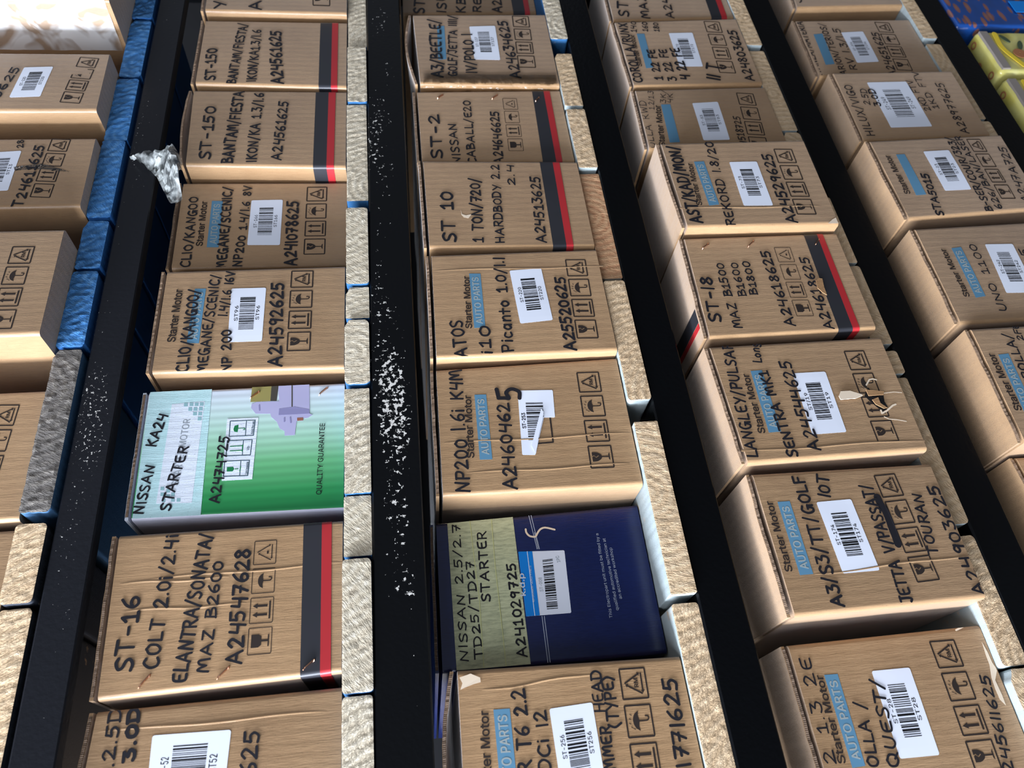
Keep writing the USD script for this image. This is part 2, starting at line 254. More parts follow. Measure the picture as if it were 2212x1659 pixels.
mat('yellow_pack', {'n': ('noise_texture', {'scale': 24, 'detail': 3}), 'r': ('rgb_ramp', {'ramp': [(.3, srgb(196, 180, 70)), (.6, srgb(214, 206, 130)), (.8, srgb(222, 214, 160))]}), 'tc': ('texture_coordinate', {}), 'p': ('principled_bsdf', {'roughness': .22, 'coat_weight': .4})}, [('tc.object', 'n.vector'), ('n.fac', 'r.fac'), ('r.color', 'p.base_color')])
plain('ring_brown', srgb(168, 110, 72), .35)
plain('strip_grey', srgb(150, 140, 132), .3)
plain('strip_yellow', srgb(240, 208, 60), .3)
plain('leaf_green', srgb(70, 84, 60), .35)

# ------------------------------------------------------------------ the setting
def boxm(x0, x1, y0, y1, z0, z1):
    m = trimesh.creation.box((x1 - x0, y1 - y0, z1 - z0)); m.apply_translation(((x0 + x1) / 2, (y0 + y1) / 2, (z0 + z1) / 2)); return m
tag(obj('floor', boxm(-4, 5, -5, .58, -.06, 0), 'concrete'), kind='structure')
tag(obj('wall_back', boxm(-4, 5, .50, .58, 0, 2.8), 'wall_paint'), kind='structure')

# ------------------------------------------------------------------ rack: posts and angle-iron beams
X0, X1, DEPTH = -.42, 1.62, .46
BEAM = [(.2665, .2375), (.0352, -.0045), (-.2115, -.2475), (-.4585, -.4955), (-.7055, -.7425), (-.9525, -.9895)]   # top, bottom of each front face at x = 0
TILT = [0, -.0083, 0, 0, 0, 0]
rack = thing('shelving_rack', 'black painted steel shelving rack whose angle beams carry the rows of cartons', 'shelving rack', (0, 0, 0))
def beam_mesh(top, bot, back=False):
    t, fl = .003, .038
    prof = [(0, bot), (0, top - .0015), (.0015, top), (fl, top), (fl, top - t), (t, top - t), (t, bot)]
    if not back: prof = [(0, bot + .001), (0, top - .0015), (.0015, top), (fl, top), (fl, top - t), (t, top - t), (t, bot + .003), (.011, bot + .003), (.011, bot), (.001, bot)]
    p = [(-y if back else y, z) for y, z in prof]
    m = trimesh.creation.extrude_polygon(Polygon(p), X1 - X0, engine='earcut')
    v = m.vertices; return np.c_[v[:, 2] + X0, v[:, 0], v[:, 1]], m.faces[:, ::(1 if back else 1)]
for i, (top, bot) in enumerate(BEAM):
    mt = 'black_paint_specked' if i == 0 else 'black_paint_chipped' if i == 1 else 'black_paint'
    v, f = beam_mesh(top - bot, 0)
    v[:, 2] += v[:, 0] * TILT[i]
    obj('shelf_beam', (v, f), mt, rack, loc=(0, 0, ZO + bot), label={0: 'black beam with fine white specks', 1: 'black beam with large flaked white paint chips'}.get(i))
    v, f = beam_mesh(top - bot, 0, True); v[:, 2] += v[:, 0] * TILT[i]
    obj('rear_beam', (v, f), 'black_paint', rack, loc=(0, DEPTH, ZO + bot))
for x in (X0, X1 - .04):
    for y in (.0035, DEPTH - .0435):
        a = boxm(x, x + .04, y, y + .003, 0, 1.9); b2 = boxm(x, x + .003, y, y + .04, 0, 1.9)
        obj('post', trimesh.util.concatenate([a, b2]), 'black_paint', rack)

# ------------------------------------------------------------------ decks of planks, one row per shelf
PLANKS = {0: [(0.8516, 0.9404), (0.7493, 0.8482), (0.6488, 0.7447), (0.5431, 0.6474), (0.4813, 0.5384), (0.3957, 0.4781), (0.2475, 0.3933), (0.179, 0.2383), (0.0579, 0.1761)], 1: [(0.8033, 0.9496), (0.7058, 0.8007), (0.5612, 0.7036), (0.4546, 0.5499), (0.4165, 0.4519), (0.3461, 0.4139), (0.2462, 0.3424), (0.1953, 0.2446), (0.0968, 0.1924), (0.0218, 0.0949)], 2: [(0.8164, 0.9484), (0.6986, 0.7902), (0.5998, 0.6917), (0.4528, 0.5936), (0.3159, 0.4482), (0.1443, 0.2937), (0.0112, 0.1382)], 3: [(0.8111, 0.9466), (0.6595, 0.8029), (0.5544, 0.6557), (0.4605, 0.551), (0.3612, 0.4563), (0.328, 0.3533), (0.1817, 0.3245), (0.069, 0.1719), (-0.0153, 0.0666)], 4: [(0.8291, 0.9779), (0.6769, 0.8196), (0.5518, 0.6712), (0.4326, 0.5447), (0.3181, 0.4265), (0.2188, 0.3128), (0.0923, 0.2142)]}
THICK = [.0225, .0215, .0215, .0212, .0208]
DLABEL = ['top shelf deck of planks, blue painted and grey weathered ends then raw ones', 'shelf deck of pale raw pine plank ends, the one under the green box', 'shelf deck of raw pine planks with a brown stained end, under the dark blue box',
          'shelf deck of weathered planks mostly hidden by overhanging cartons', 'shelf deck of planks nearest the right edge, pale worn ends']
STYLE = {0: ['painted_blue'] * 6 + ['weathered_grey', 'pine_dark_under', 'pine_dark_under'], 1: ['pine_blue_sides'] * 10, 2: ['pine_blue_sides', 'pine_pale_sides', 'pine_pale_sides', 'pine_brown', 'pine_pale_sides', 'pine_pale_sides', 'pine_pale_sides'], 3: ['pine_pale_sides'] * 9, 4: ['pine_pale_sides'] * 7}
rng = random.Random(5)
for row in range(5):
    top, bot = BEAM[row]
    deck = thing('shelf_deck', DLABEL[row], 'shelf deck', (0, 0, ZO + top))
    lift = .0045 if row == 0 else 0
    if row == 0:   # a packing strip lies along the beam under the planks
        obj('packing_strip', boxm(X0 + .05, X1 - .05, .012, .036, .0002, lift), 'black_paint', deck)
        obj('packing_strip', boxm(X0 + .05, X1 - .05, DEPTH - .036, DEPTH - .012, .0002, lift), 'black_paint', deck)
    for k, (xa, xb) in enumerate(PLANKS[row]):
        xc = (xa + xb) / 2; w = xb - xa; st = STYLE[row][k]; t = THICK[row] * rng.uniform(.97, 1.0)
        y = rng.uniform(-.003, .002)
        rough = {'painted_blue': 1.6, 'weathered_grey': 1.5}.get(st, .7)
        rad = rng.choice([.0012, .002, .003, .005]) if row else .003
        base = sbox(-w / 2, 0, w / 2, t).buffer(-rad).buffer(rad, quad_segs=4)
        if row == 2 and k == 4: base = base.difference(Polygon([(-w/2 - .01, -.01), (-w/2 + .012, -.01), (-w/2 - .01, .01)]))
        if rng.random() < .35: base = base.difference(Polygon([(w/2 + .01, t + .002), (w/2 - .012, t + .002), (w/2 + .01, t - .009)]))
        ring = np.array(base.exterior.segmentize(.0022).coords)[:-1]
        n1 = meshkit.fbm(np.c_[ring * 260, np.full(len(ring), row * 17 + k * 3.1)], 3, seed=row * 31 + k) - .5
        n2 = meshkit.fbm(np.c_[ring * 260, np.full(len(ring), 90 + row * 7 + k)], 3, seed=row * 57 + k) - .5
        edge = (ring[:, 1] < 1e-4)
        ring2 = ring + np.c_[n1, np.where(edge, 0, n2)] * .0016 * rough
        ring2[:, 1] = np.clip(ring2[:, 1], 0, t)
        pl = Polygon(ring2).buffer(0); pl = max(polys(pl), key=lambda p: p.area)
        m = trimesh.creation.extrude_polygon(pl, DEPTH - .01, engine='earcut'); v = m.vertices
        v = np.c_[v[:, 0], v[:, 2], v[:, 1]]; f = m.faces[:, ::-1]
        front = v[:, 1] < 1e-6
        keep = ~front[f].all(1)
        caps, tri, off = [], [], 0
        for gx in np.arange(-w / 2 - .002, w / 2 + .002, .0035):
            for gz in np.arange(-.001, t + .002, .0035):
                for p in polys(pl.intersection(sbox(gx, gz, gx + .0035, gz + .0035))):
                    r_ = flat(p, 0, .0001)
                    if r_ is None: continue
                    vv_, ff_ = r_; on = vv_[:, 1] < 1e-6; ff_ = ff_[on[ff_].all(1)]
                    caps.append(vv_); tri.append(ff_ + off); off += len(vv_)
        cv = np.vstack(caps); cf = np.vstack(tri)
        inside = shapely.distance(pl.exterior, shapely.points(cv[:, [0, 2]]))
        ang = rng.uniform(-.9, .9); ca, sa = math.cos(ang), math.sin(ang)
        q_ = np.c_[(cv[:, 0] * ca + cv[:, 2] * sa) * 800, (-cv[:, 0] * sa + cv[:, 2] * ca) * 260, np.full(len(cv), k * 5.1)]
        cv[:, 1] = -(meshkit.fbm(q_, 3, seed=k + row * 9) - .35) * .0017 * rough * np.clip(inside / .0015, 0, 1)
        v = np.vstack([v, cv]); f = np.vstack([f[keep], cf + len(m.vertices)])
        obj('plank', (v, f), st, deck, loc=(xc, y, lift + xa * TILT[row] + .0002), smooth=50)
obj('shelf_deck', boxm(X0 + .05, X1 - .05, .002, DEPTH - .002, ZO - .9523, ZO - .9325), 'pine_pale_sides')
tag(stage.GetPrimAtPath('/World/shelf_deck_005'), 'lowest shelf deck under the blue and yellow shiny packs', 'shelf deck')

# ------------------------------------------------------------------ cartons
CARTONS = [
 {'n': 'carton','l': 'large taped carton end at the upper left corner,bright with shiny clear tape','o': (0.80371,-0.052,0.2936),'q': [(0.0,0.0),(0.16,0.0),(0.16,0.215),(0.0,0.215)],'d': 0.41,'p': [],'mat': 'k','tape': 1,'row': 0},
 {'n': 'carton','l': 'carton with barcode sticker and a half-missing umbrella symbol,below the taped carton','o': (0.66257,-0.026,0.2936),'q': [(0.0,0.0),(0.08914,0.0),(0.08914,0.166),(0.0,0.166)],'d': 0.41,'p': [('H','A24153625',-0.04634,0.10735,0.06267,0.08142,0.00868,0.14),
  ('L',[(0.06416,0.07838),(0.06606,0.05096),(0.02016,0.05516),(0.01841,0.08353)],'ST-120','ST120'),
  ('I','A',0.00988,0.01676,0.08017,0.00886,0.01946)],'mat': 'k','row': 0},
 {'n': 'carton','l': 'carton on top shelf with a strip of torn tape across its arrow symbol','o': (0.54462,-0.015,0.2936),'q': [(0.0,0.0),(0.09205,0.0),(0.09205,0.166),(0.0,0.166)],'d': 0.41,'p': [('H','T24611625',0.00081,0.04929,0.0799,0.04406,0.00956,0.14),
  ('L',[(0.07164,0.09187),(0.07401,0.06453),(0.02109,0.06593),(0.0202,0.0929)],'ST-13','ST13'),
  ('I','A',0.01131,0.02781,0.08949,0.02237,0.01815),
  ('H','28',0.07818,0.06334,0.08911,0.06547,0.00634,0.14),
  ('G',[(0.05159,0.06697),(0.05592,0.04441),(0.05261,0.03386),(0.04449,0.01569),(0.04549,0.02841),(0.04807,0.04243),(0.04659,0.06494)],'tape','tape_strip',2,None)],'mat': 'k','row': 0},
 {'n': 'carton','l': 'plain carton with recycling and umbrella symbols beside the broken blue plank','o': (0.38976,-0.031,0.2936),'q': [(0.0,0.0),(0.11308,0.0),(0.11308,0.166),(0.0,0.166)],'d': 0.41,'p': [('I','A',0.00622,0.0219,0.09343,0.02018,0.01861)],'mat': 'k','row': 0},
 {'n': 'carton','l': 'carton whose symbols stand beside the weathered grey plank end','o': (0.24301,0.001,0.2936),'q': [(0.0,0.0),(0.11347,0.0),(0.11347,0.166),(0.0,0.166)],'d': 0.41,'p': [('I','A',0.01304,0.02332,0.10068,0.01868,0.01612)],'mat': 'k','row': 0},
 {'n': 'carton','l': 'plain carton cut off by the left edge beside the raw pale plank ends','o': (0.10311,0.003,0.2936),'q': [(0.0,0.0),(0.13378,0.0),(0.13378,0.166),(0.0,0.166)],'d': 0.41,'p': [],'mat': 'k','row': 0},
 {'n': 'carton','l': 'carton cut off by the top edge with only a wine glass symbol','o': (0.85788,-0.004,0.05009),'q': [(0.0,0.00099),(0.11922,0.0),(0.12713,0.16247),(0.00307,0.16219)],'d': 0.41,'p': [('H','YARIS',0.00856,0.13901,0.08427,0.14802,0.01443,0.14),
  ('H','A24',0.00511,0.0984,0.057,0.10313,0.01459,0.14),
  ('F',[(0.04478,0.04146),(0.04591,0.02066),(0.01394,0.02011),(0.01455,0.04059)])],'mat': 'k','row': 1},
 {'n': 'carton','l': 'smaller-lettered of two ST-150 cartons with black and red stripes,second from the top','o': (0.7336,0.002,0.05114),'q': [(0.0,0.00097),(0.11717,0.0),(0.11801,0.16074),(0.00634,0.16223)],'d': 0.41,'p': [('H','ST-150',0.01149,0.14144,0.06482,0.14381,0.0123,0.14),
  ('H','BANTAM/FIESTA/',0.00575,0.1194,0.11132,0.11272,0.0105,0.14),
  ('H','IKON/KA1.3/l.6',0.00876,0.09847,0.09916,0.09689,0.01058,0.14),
  ('H','A24561625',0.00595,0.06891,0.09675,0.075,0.0138,0.14),
  ('S',[(0.11527,0.03066),(0.11556,0.01709),(-0.00562,0.01776),(-0.00565,0.03118)],'stripe_black'),
  ('S',[(0.11556,0.01709),(0.11571,0.01014),(-0.0056,0.0109),(-0.00562,0.01776)],'stripe_red')],'mat': 'k','row': 1},
 {'n': 'carton','l': 'larger-lettered ST-150 carton with black and red stripes,beside the crumpled clear tape','o': (0.61113,0.004,0.05214),'q': [(0.0,0.00099),(0.11879,0.0),(0.12072,0.16242),(0.00658,0.1598)],'d': 0.41,'p': [('X',[(0.00673,0.20991),(0.01112,0.19855),(0.01359,0.18776),(0.01609,0.17823),(0.02063,0.17019),(0.00267,0.16075),(-0.01672,0.1575)],[(0.00477,0.20877),(-0.00058,0.19844),(-0.00973,0.18944),(-0.02004,0.18168),(-0.0352,0.17433),(-0.05011,0.16668),(-0.04668,0.15757)]),
  ('H','ST-150',0.01396,0.13643,0.09268,0.13698,0.01203,0.14),
  ('H','BANTAM/FIESTA',0.00857,0.11361,0.11725,0.10883,0.01208,0.14),
  ('H','IKON/KA 1.3/l.6',0.00905,0.09052,0.1144,0.08824,0.01102,0.14),
  ('H','A24561625',0.01121,0.06554,0.10008,0.06158,0.01078,0.14),
  ('S',[(0.11739,0.03321),(0.11742,0.01927),(0.00203,0.02056),(0.00225,0.03414)],'stripe_black'),
  ('S',[(0.11742,0.01927),(0.11743,0.01163),(0.00191,0.0131),(0.00203,0.02056)],'stripe_red')],'mat': 'k','bulge': 0.004,'row': 1},
 {'n': 'carton','l': 'carton with blue print band and number ending 78625,under the ST-150 pair','o': (0.49641,0.022,0.05315),'q': [(0.0,0.00093),(0.11259,0.0),(0.1152,0.1647),(0.00158,0.16473)],'d': 0.41,'p': [('H','CLIO/KANGOO',0.00308,0.14755,0.09376,0.14827,0.00911,0.14),
  ('P','Starter Motor',0.02908,0.1389,0.0879,0.13922,0.00603,'print_ink'),
  ('B',[(0.0886,0.13472),(0.08834,0.12408),(0.02708,0.12362),(0.02745,0.13461)],'AUTO PARTS'),
  ('H','MEGANE/SCENIC/',0.00113,0.11456,0.10695,0.11541,0.00975,0.14),
  ('H','NP200 1.4/l.6 8V',0.00203,0.09997,0.10821,0.09626,0.00871,0.14),
  ('L',[(0.08848,0.09605),(0.08856,0.06494),(0.02784,0.06541),(0.02888,0.0967)],'ST-166','ST166'),
  ('H','A24l078625',0.00158,0.04889,0.0849,0.04845,0.01218,0.14),
  ('I','A',0.01465,0.02176,0.10579,0.02042,0.02093)],'mat': 'k','row': 1},
 {'n': 'carton','l': 'carton with ink over its ST96 sticker,directly above the green and white box','o': (0.36791,0.006,0.05419),'q': [(0.0,0.00096),(0.11519,0.0),(0.11466,0.16088),(0.00346,0.16145)],'d': 0.41,'p': [('P','Starter Motor',0.03437,0.14583,0.09232,0.14529,0.00667,'print_ink'),
  ('H','CLIO/KANGOO/',0.00341,0.13157,0.09101,0.12981,0.01011,0.14),
  ('B',[(0.09255,0.13457),(0.09215,0.12478),(0.03185,0.12549),(0.03263,0.13587)],'AUTO PARTS'),
  ('H','MEGANE/SCENIC/',0.00138,0.11648,0.10807,0.11259,0.00919,0.14),
  ('L',[(0.09121,0.1023),(0.09089,0.07142),(0.03125,0.07212),(0.03148,0.10127)],'ST96','ST96'),
  ('H','NP 200',0.00141,0.09568,0.04453,0.09871,0.00926,0.14),
  ('H','l.4/l.6 l6V',0.05948,0.10331,0.11106,0.10023,0.00862,0.14),
  ('H','A24592625',0.00448,0.05367,0.09543,0.05508,0.01238,0.14),
  ('I','A',0.01912,0.03009,0.11003,0.02897,0.02068)],'mat': 'k','row': 1},
 {'n': 'printed_box','l': 'green and white glossy printed box with a picture of a starter motor','o': (0.23903,0.013,0.05523),'q': [(0.0,0.00098),(0.11842,0.0),(0.11847,0.16269),(0.00316,0.1624)],'d': 0.41,'p': [('G',[(0.11824,0.1625),(0.11899,0.11166),(0.00168,0.1107),(0.00313,0.16225)],'teal_print','header_panel',0,'pale teal header area'),
  ('G',[(0.10471,0.14303),(0.10596,0.11661),(0.01381,0.11834),(0.01504,0.14528)],'white_print','header_window',1,None),
  ('G',[(0.10505,0.12043),(0.10486,0.11737),(0.10143,0.11726),(0.10162,0.12031)],'teal_square','print_square',2,None),
  ('G',[(0.10507,0.12452),(0.10488,0.12146),(0.10146,0.12134),(0.10164,0.12439)],'teal_square','print_square',2,None),
  ('G',[(0.10532,0.12872),(0.10514,0.12567),(0.10171,0.12554),(0.1019,0.12858)],'teal_square','print_square',2,None),
  ('G',[(0.10525,0.13326),(0.10507,0.13022),(0.10165,0.13007),(0.10183,0.13311)],'teal_square','print_square',2,None),
  ('G',[(0.10051,0.12069),(0.10032,0.11763),(0.09691,0.11752),(0.0971,0.12057)],'teal_square','print_square',2,None),
  ('G',[(0.10055,0.12505),(0.10036,0.122),(0.09696,0.12188),(0.09715,0.12492)],'teal_square','print_square',2,None),
  ('G',[(0.1008,0.12923),(0.10062,0.12619),(0.09722,0.12606),(0.0974,0.12909)],'teal_square','print_square',2,None),
  ('G',[(0.09577,0.12083),(0.09558,0.11778),(0.0922,0.11767),(0.09239,0.12071)],'teal_square','print_square',2,None),
  ('G',[(0.09602,0.125),(0.09584,0.12196),(0.09246,0.12184),(0.09265,0.12487)],'teal_square','print_square',2,None),
  ('G',[(0.09105,0.12077),(0.09086,0.11774),(0.0875,0.11763),(0.08769,0.12066)],'teal_square','print_square',2,None),
  ('G',[(0.02934,0.14349),(0.02913,0.14063),(0.0261,0.14047),(0.02631,0.14332)],'teal_square','print_square',2,None),
  ('G',[(0.02698,0.1388),(0.02677,0.13594),(0.02376,0.13579),(0.02396,0.13864)],'teal_square','print_square',2,None),
  ('G',[(0.02428,0.14291),(0.02407,0.14007),(0.02107,0.13991),(0.02128,0.14275)],'teal_square','print_square',2,None),
  ('G',[(0.02246,0.13848),(0.02225,0.13563),(0.01925,0.13548),(0.01946,0.13832)],'teal_square','print_square',2,None),
  ('G',[(0.02369,0.1349),(0.02348,0.13204),(0.02048,0.1319),(0.02069,0.13475)],'teal_square','print_square',2,None),
  ('G',[(0.01887,0.13438),(0.01866,0.13154),(0.01568,0.1314),(0.01589,0.13424)],'teal_square','print_square',2,None),
  ('G',[(0.01855,0.13011),(0.01834,0.12727),(0.01536,0.12714),(0.01557,0.12998)],'teal_square','print_square',2,None),
  ('G',[(0.0192,0.14146),(0.01899,0.13862),(0.01601,0.13847),(0.01622,0.1413)],'teal_square','print_square',2,None),
  ('P','STARTER MOTOR',0.02937,0.13008,0.08908,0.12669,0.00556,'grey_print'),
  ('G',[(0.08775,0.0969),(0.08728,0.07153),(0.03089,0.07335),(0.03105,0.09701)],'white_print','icon_panel',1,None),
  ('W',[(0.08524,0.09425),(0.08486,0.07407),(0.07049,0.07469),(0.07089,0.09417),(0.08524,0.09425)],'green_dark','icon_frame',0.0006,2),
  ('W',[(0.08497,0.08113),(0.07058,0.08119)],'green_dark','icon_frame',0.0005,2),
  ('W',[(0.06694,0.09537),(0.0665,0.07549),(0.05254,0.07608),(0.053,0.09528),(0.06694,0.09537)],'green_dark','icon_frame',0.0006,2),
  ('W',[(0.06663,0.08245),(0.05266,0.0825)],'green_dark','icon_frame',0.0005,2),
  ('W',[(0.0483,0.09603),(0.04779,0.07645),(0.03424,0.07702),(0.03477,0.09593),(0.0483,0.09603)],'green_dark','icon_frame',0.0006,2),
  ('W',[(0.04795,0.0833),(0.03438,0.08334)],'green_dark','icon_frame',0.0005,2),
  ('G',[(0.07739,0.09115),(0.08066,0.09043),(0.08146,0.08736),(0.07791,0.08732),(0.07441,0.08765),(0.07513,0.09033)],'green_ink','umbrella_symbol',2,None),
  ('W',[(0.07791,0.08732),(0.07803,0.08222),(0.07646,0.08194),(0.07654,0.08326)],'green_ink','umbrella_symbol',0.0006,2),
  ('W',[(0.06147,0.09256),(0.06157,0.08288)],'green_ink','up_symbol',0.0007,2),
  ('W',[(0.05739,0.09245),(0.05737,0.0828)],'green_ink','up_symbol',0.0007,2),
  ('W',[(0.06231,0.08264),(0.05651,0.08274)],'green_ink','up_symbol',0.0008,2),
  ('G',[(0.04291,0.0938),(0.04289,0.08904),(0.04072,0.08797),(0.03883,0.08912),(0.03895,0.09369)],'green_ink','fragile_symbol',2,None),
  ('W',[(0.04069,0.08742),(0.04072,0.08495)],'green_ink','fragile_symbol',0.0006,2),
  ('W',[(0.04279,0.08315),(0.03864,0.08343)],'green_ink','fragile_symbol',0.0007,2),
  ('P','Avoid the wet',0.07162,0.07522,0.08376,0.07449,0.0019,'green_dark'),
  ('P','Up',0.05722,0.07739,0.06066,0.0774,0.00205,'green_dark'),
  ('P','Light breakable',0.0353,0.07727,0.04625,0.07701,0.00202,'green_dark'),
  ('G',[(0.11823,0.07838),(0.11823,0.06219),(0.10304,0.06247),(0.10288,0.07894)],'motor_gold','motor_picture',1,None),
  ('G',[(0.11823,0.06219),(0.11813,0.05627),(0.10273,0.0574),(0.10305,0.06267)],'motor_dark','motor_picture',1,None),
  ('G',[(0.11577,0.05637),(0.11813,0.05627),(0.11833,0.04342),(0.11805,0.03029),(0.08861,0.02936),(0.08708,0.0267),(0.08438,0.03073),(0.08417,0.0346),(0.08191,0.03454),(0.0819,0.03986),(0.07468,0.04061),(0.0686,0.0409),(0.0686,0.04929),(0.07304,0.04965),(0.07551,0.05357),(0.08238,0.05624),(0.08718,0.06097),(0.09041,0.06189),(0.09116,0.07394),(0.0971,0.07812),(0.10075,0.07785),(0.10279,0.07362),(0.10225,0.05513)],'motor_body','motor_picture',1,None),
  ('G',[(0.09475,0.05483),(0.09605,0.04223),(0.09265,0.02993),(0.08838,0.02935),(0.08851,0.05506)],'motor_shade','motor_picture',2,None),
  ('W',[(0.11747,0.04488),(0.0964,0.04419)],'motor_dark','motor_picture',0.0009,2),
  ('W',[(0.08537,0.05011),(0.08198,0.04998)],'motor_shade','motor_picture',0.0011,2),
  ('W',[(0.08563,0.04529),(0.08052,0.04464)],'motor_shade','motor_picture',0.0011,2),
  ('W',[(0.09921,0.07149),(0.09404,0.07093)],'motor_shade','motor_picture',0.001,2),
  ('G',[(0.08494,0.03966),(0.08496,0.03462),(0.08213,0.03455),(0.08199,0.03938)],'motor_copper','motor_picture',2,None),
  ('P','QUALITY GUARANTEE',0.01361,0.01854,0.07817,0.01653,0.00425,'print_black'),
  ('H','NISSAN',0.00737,0.15349,0.04764,0.14952,0.00828,0.14),
  ('H','KA24',0.06508,0.15111,0.09411,0.1447,0.00869,0.14),
  ('H','STARTER',0.00832,0.13404,0.06281,0.12528,0.00835,0.14),
  ('H','A2474725',0.01241,0.09692,0.07041,0.09348,0.0085,0.14),
  ('T',0.10662,0.07965,0.11311,0.07125),
  ('T',0.10611,0.02231,0.11389,0.01395)],'mat': 'green','row': 1},
 {'n': 'carton','l': 'ST-16 carton with black and red stripes and three copper staples,below the green box','o': (0.11014,0.008,0.05631),'q': [(0.00315,0.00095),(0.11768,0.0),(0.11826,0.16624),(0.0,0.16416)],'d': 0.41,'p': [('H','ST-16',0.01748,0.14381,0.07,0.14413,0.01251,0.14),
  ('H','COLT 2.0i/2.4i',0.01803,0.12658,0.11508,0.12258,0.01041,0.14),
  ('H','ELANTRA/SONATA/',0.00686,0.10639,0.11438,0.09715,0.01039,0.14),
  ('H','MAZ B2600',0.01202,0.09212,0.09109,0.08793,0.00863,0.14),
  ('H','A24547628',0.01598,0.06973,0.09908,0.06842,0.01176,0.14),
  ('I','B',0.02055,0.05034,0.10538,0.04972,0.01675),
  ('S',[(0.11846,0.03008),(0.11737,0.01609),(0.00257,0.01589),(0.00388,0.02967)],'stripe_black'),
  ('S',[(0.11737,0.01609),(0.11679,0.00857),(0.00186,0.00841),(0.00257,0.01589)],'stripe_red'),
  ('T',0.00567,0.13854,0.01409,0.13099),
  ('T',0.0066,0.08674,0.01454,0.07797),
  ('T',0.00708,0.0284,0.01401,0.01891),
  ('C',(0.08202,0.14312),(0.08321,2e-05)),
  ('C',(0.08055,0.16172),(0.07875,0.08255)),
  ('C',(0.05989,0.15717),(0.05811,0.06952))],'mat': 'k','row': 1},
 {'n': 'carton','l': 'carton cut off by the bottom edge with 2.5D written at its top left corner','o': (-0.01114,0.012,0.05734),'q': [(0.0,0.00096),(0.11531,0.0),(0.11512,0.16359),(0.00114,0.17006)],'d': 0.41,'p': [('H','4.2.5D',0.06987,0.14717,0.11535,0.14733,0.0087,0.14),
  ('H','3.0D',0.08212,0.13458,0.11473,0.13581,0.00832,0.24),
  ('L',[(0.09617,0.12541),(0.09454,0.07401),(0.05275,0.07601),(0.05427,0.12497)],'ST-52','ST52'),
  ('H','A245625',0.02475,0.0568,0.09156,0.05474,0.01117,0.14),
  ('C',(0.10181,0.16106),(0.10012,0.00942))],'mat': 'k','row': 1},
 {'n': 'carton','l': 'striped carton cut off by the top edge,behind the battered carton with the gaping lid','o': (0.91157,0.03063,-0.1891),'q': [(0.0061,0.0),(0.11531,0.0),(0.10625,0.17075),(0.0,0.17243)],'d': 0.41,'p': [('H','ST-20',0.00151,0.14511,0.07114,0.14064,0.01489,0.14),
  ('H','ISUZU',0.00341,0.11731,0.07739,0.11231,0.01277,0.14),
  ('H','KB 2.8',0.00402,0.09238,0.08363,0.08597,0.01211,0.14),
  ('H','REL',0.00452,0.07184,0.0475,0.0687,0.01142,0.14),
  ('H','A246',0.00519,0.04426,0.05873,0.04177,0.01351,0.14),
  ('S',[(0.04608,0.03054),(0.04658,0.01396),(0.00841,0.01461),(0.00802,0.03011)],'stripe_black'),
  ('S',[(0.04658,0.01396),(0.0468,0.00682),(0.00857,0.00808),(0.00841,0.01461)],'stripe_red')],'mat': 'k','row': 2},
 {'n': 'carton','l': 'battered carton with a gaping bowed lid and clear tape on its lower fold','o': (0.73326,-0.002,-0.1891),'q': [(0.0,0.0),(0.13345,0.0),(0.12857,0.16173),(0.00256,0.15919)],'d': 0.41,'p': [('H','A3/BEETLE/',0.01295,0.13257,0.11728,0.12924,0.01457,0.14),
  ('H','GOLF/JETTA llll/',0.01508,0.1171,0.12577,0.10885,0.01068,0.14),
  ('H','lV/POLO l',0.02035,0.09319,0.09096,0.09326,0.0128,0.14),
  ('B',[(0.10585,0.13416),(0.10671,0.12544),(0.04502,0.12708),(0.04387,0.13661)],''),
  ('L',[(0.10596,0.09553),(0.10796,0.06411),(0.04421,0.0643),(0.04474,0.09445)],'ST-137','ST137'),
  ('H','A24634625',0.01244,0.04314,0.11677,0.04814,0.01294,0.14),
  ('I','A',0.03023,0.02377,0.12783,0.02076,0.02073)],'mat': 'k','bulge': 0.0075,'tape': 2,'row': 2},
 {'n': 'carton','l': 'ST-2 carton with stripes and copper staples along its upper edge','o': (0.61449,0.003,-0.1891),'q': [(0.0,0.0),(0.11708,0.0),(0.11433,0.16322),(0.00246,0.16329)],'d': 0.41,'p': [('H','ST-2',0.00778,0.14063,0.07423,0.14078,0.01295,0.14),
  ('H','NISSAN',-0.00121,0.12209,0.06003,0.12375,0.00926,0.14),
  ('H','CABALL/E20',-0.00146,0.10622,0.09727,0.10455,0.00931,0.14),
  ('H','A24646625',-0.00105,0.07717,0.07876,0.07397,0.01064,0.14),
  ('I','B',0.01722,0.05354,0.10179,0.05176,0.01632),
  ('S',[(0.11423,0.03241),(0.11426,0.01903),(0.00604,0.02011),(0.00625,0.03483)],'stripe_black'),
  ('S',[(0.11426,0.01903),(0.11427,0.01191),(0.00594,0.01344),(0.00604,0.02011)],'stripe_red'),
  ('T',0.1012,0.1417,0.10808,0.13405),
  ('T',0.10021,0.08043,0.10775,0.07233),
  ('T',0.09624,0.03129,0.10319,0.02498)],'mat': 'k','row': 2},
 {'n': 'carton','l': 'ST 10 carton with stripes and a small white scuff,below the stapled carton','o': (0.49028,-0.003,-0.1891),'q': [(0.0,0.0),(0.11915,0.0),(0.12296,0.16246),(0.00424,0.16243)],'d': 0.41,'p': [('H','ST 10',0.01072,0.13523,0.07618,0.1357,0.01363,0.14),
  ('H','1 TON/720/',0.00912,0.10903,0.09454,0.10535,0.01144,0.14),
  ('H','HARDBODY 2.2',0.00772,0.08898,0.11369,0.08387,0.00921,0.14),
  ('H','2.4',0.08464,0.06978,0.11344,0.06837,0.00853,0.14),
  ('H','A24513625',0.00711,0.0471,0.09503,0.04263,0.01073,0.14),
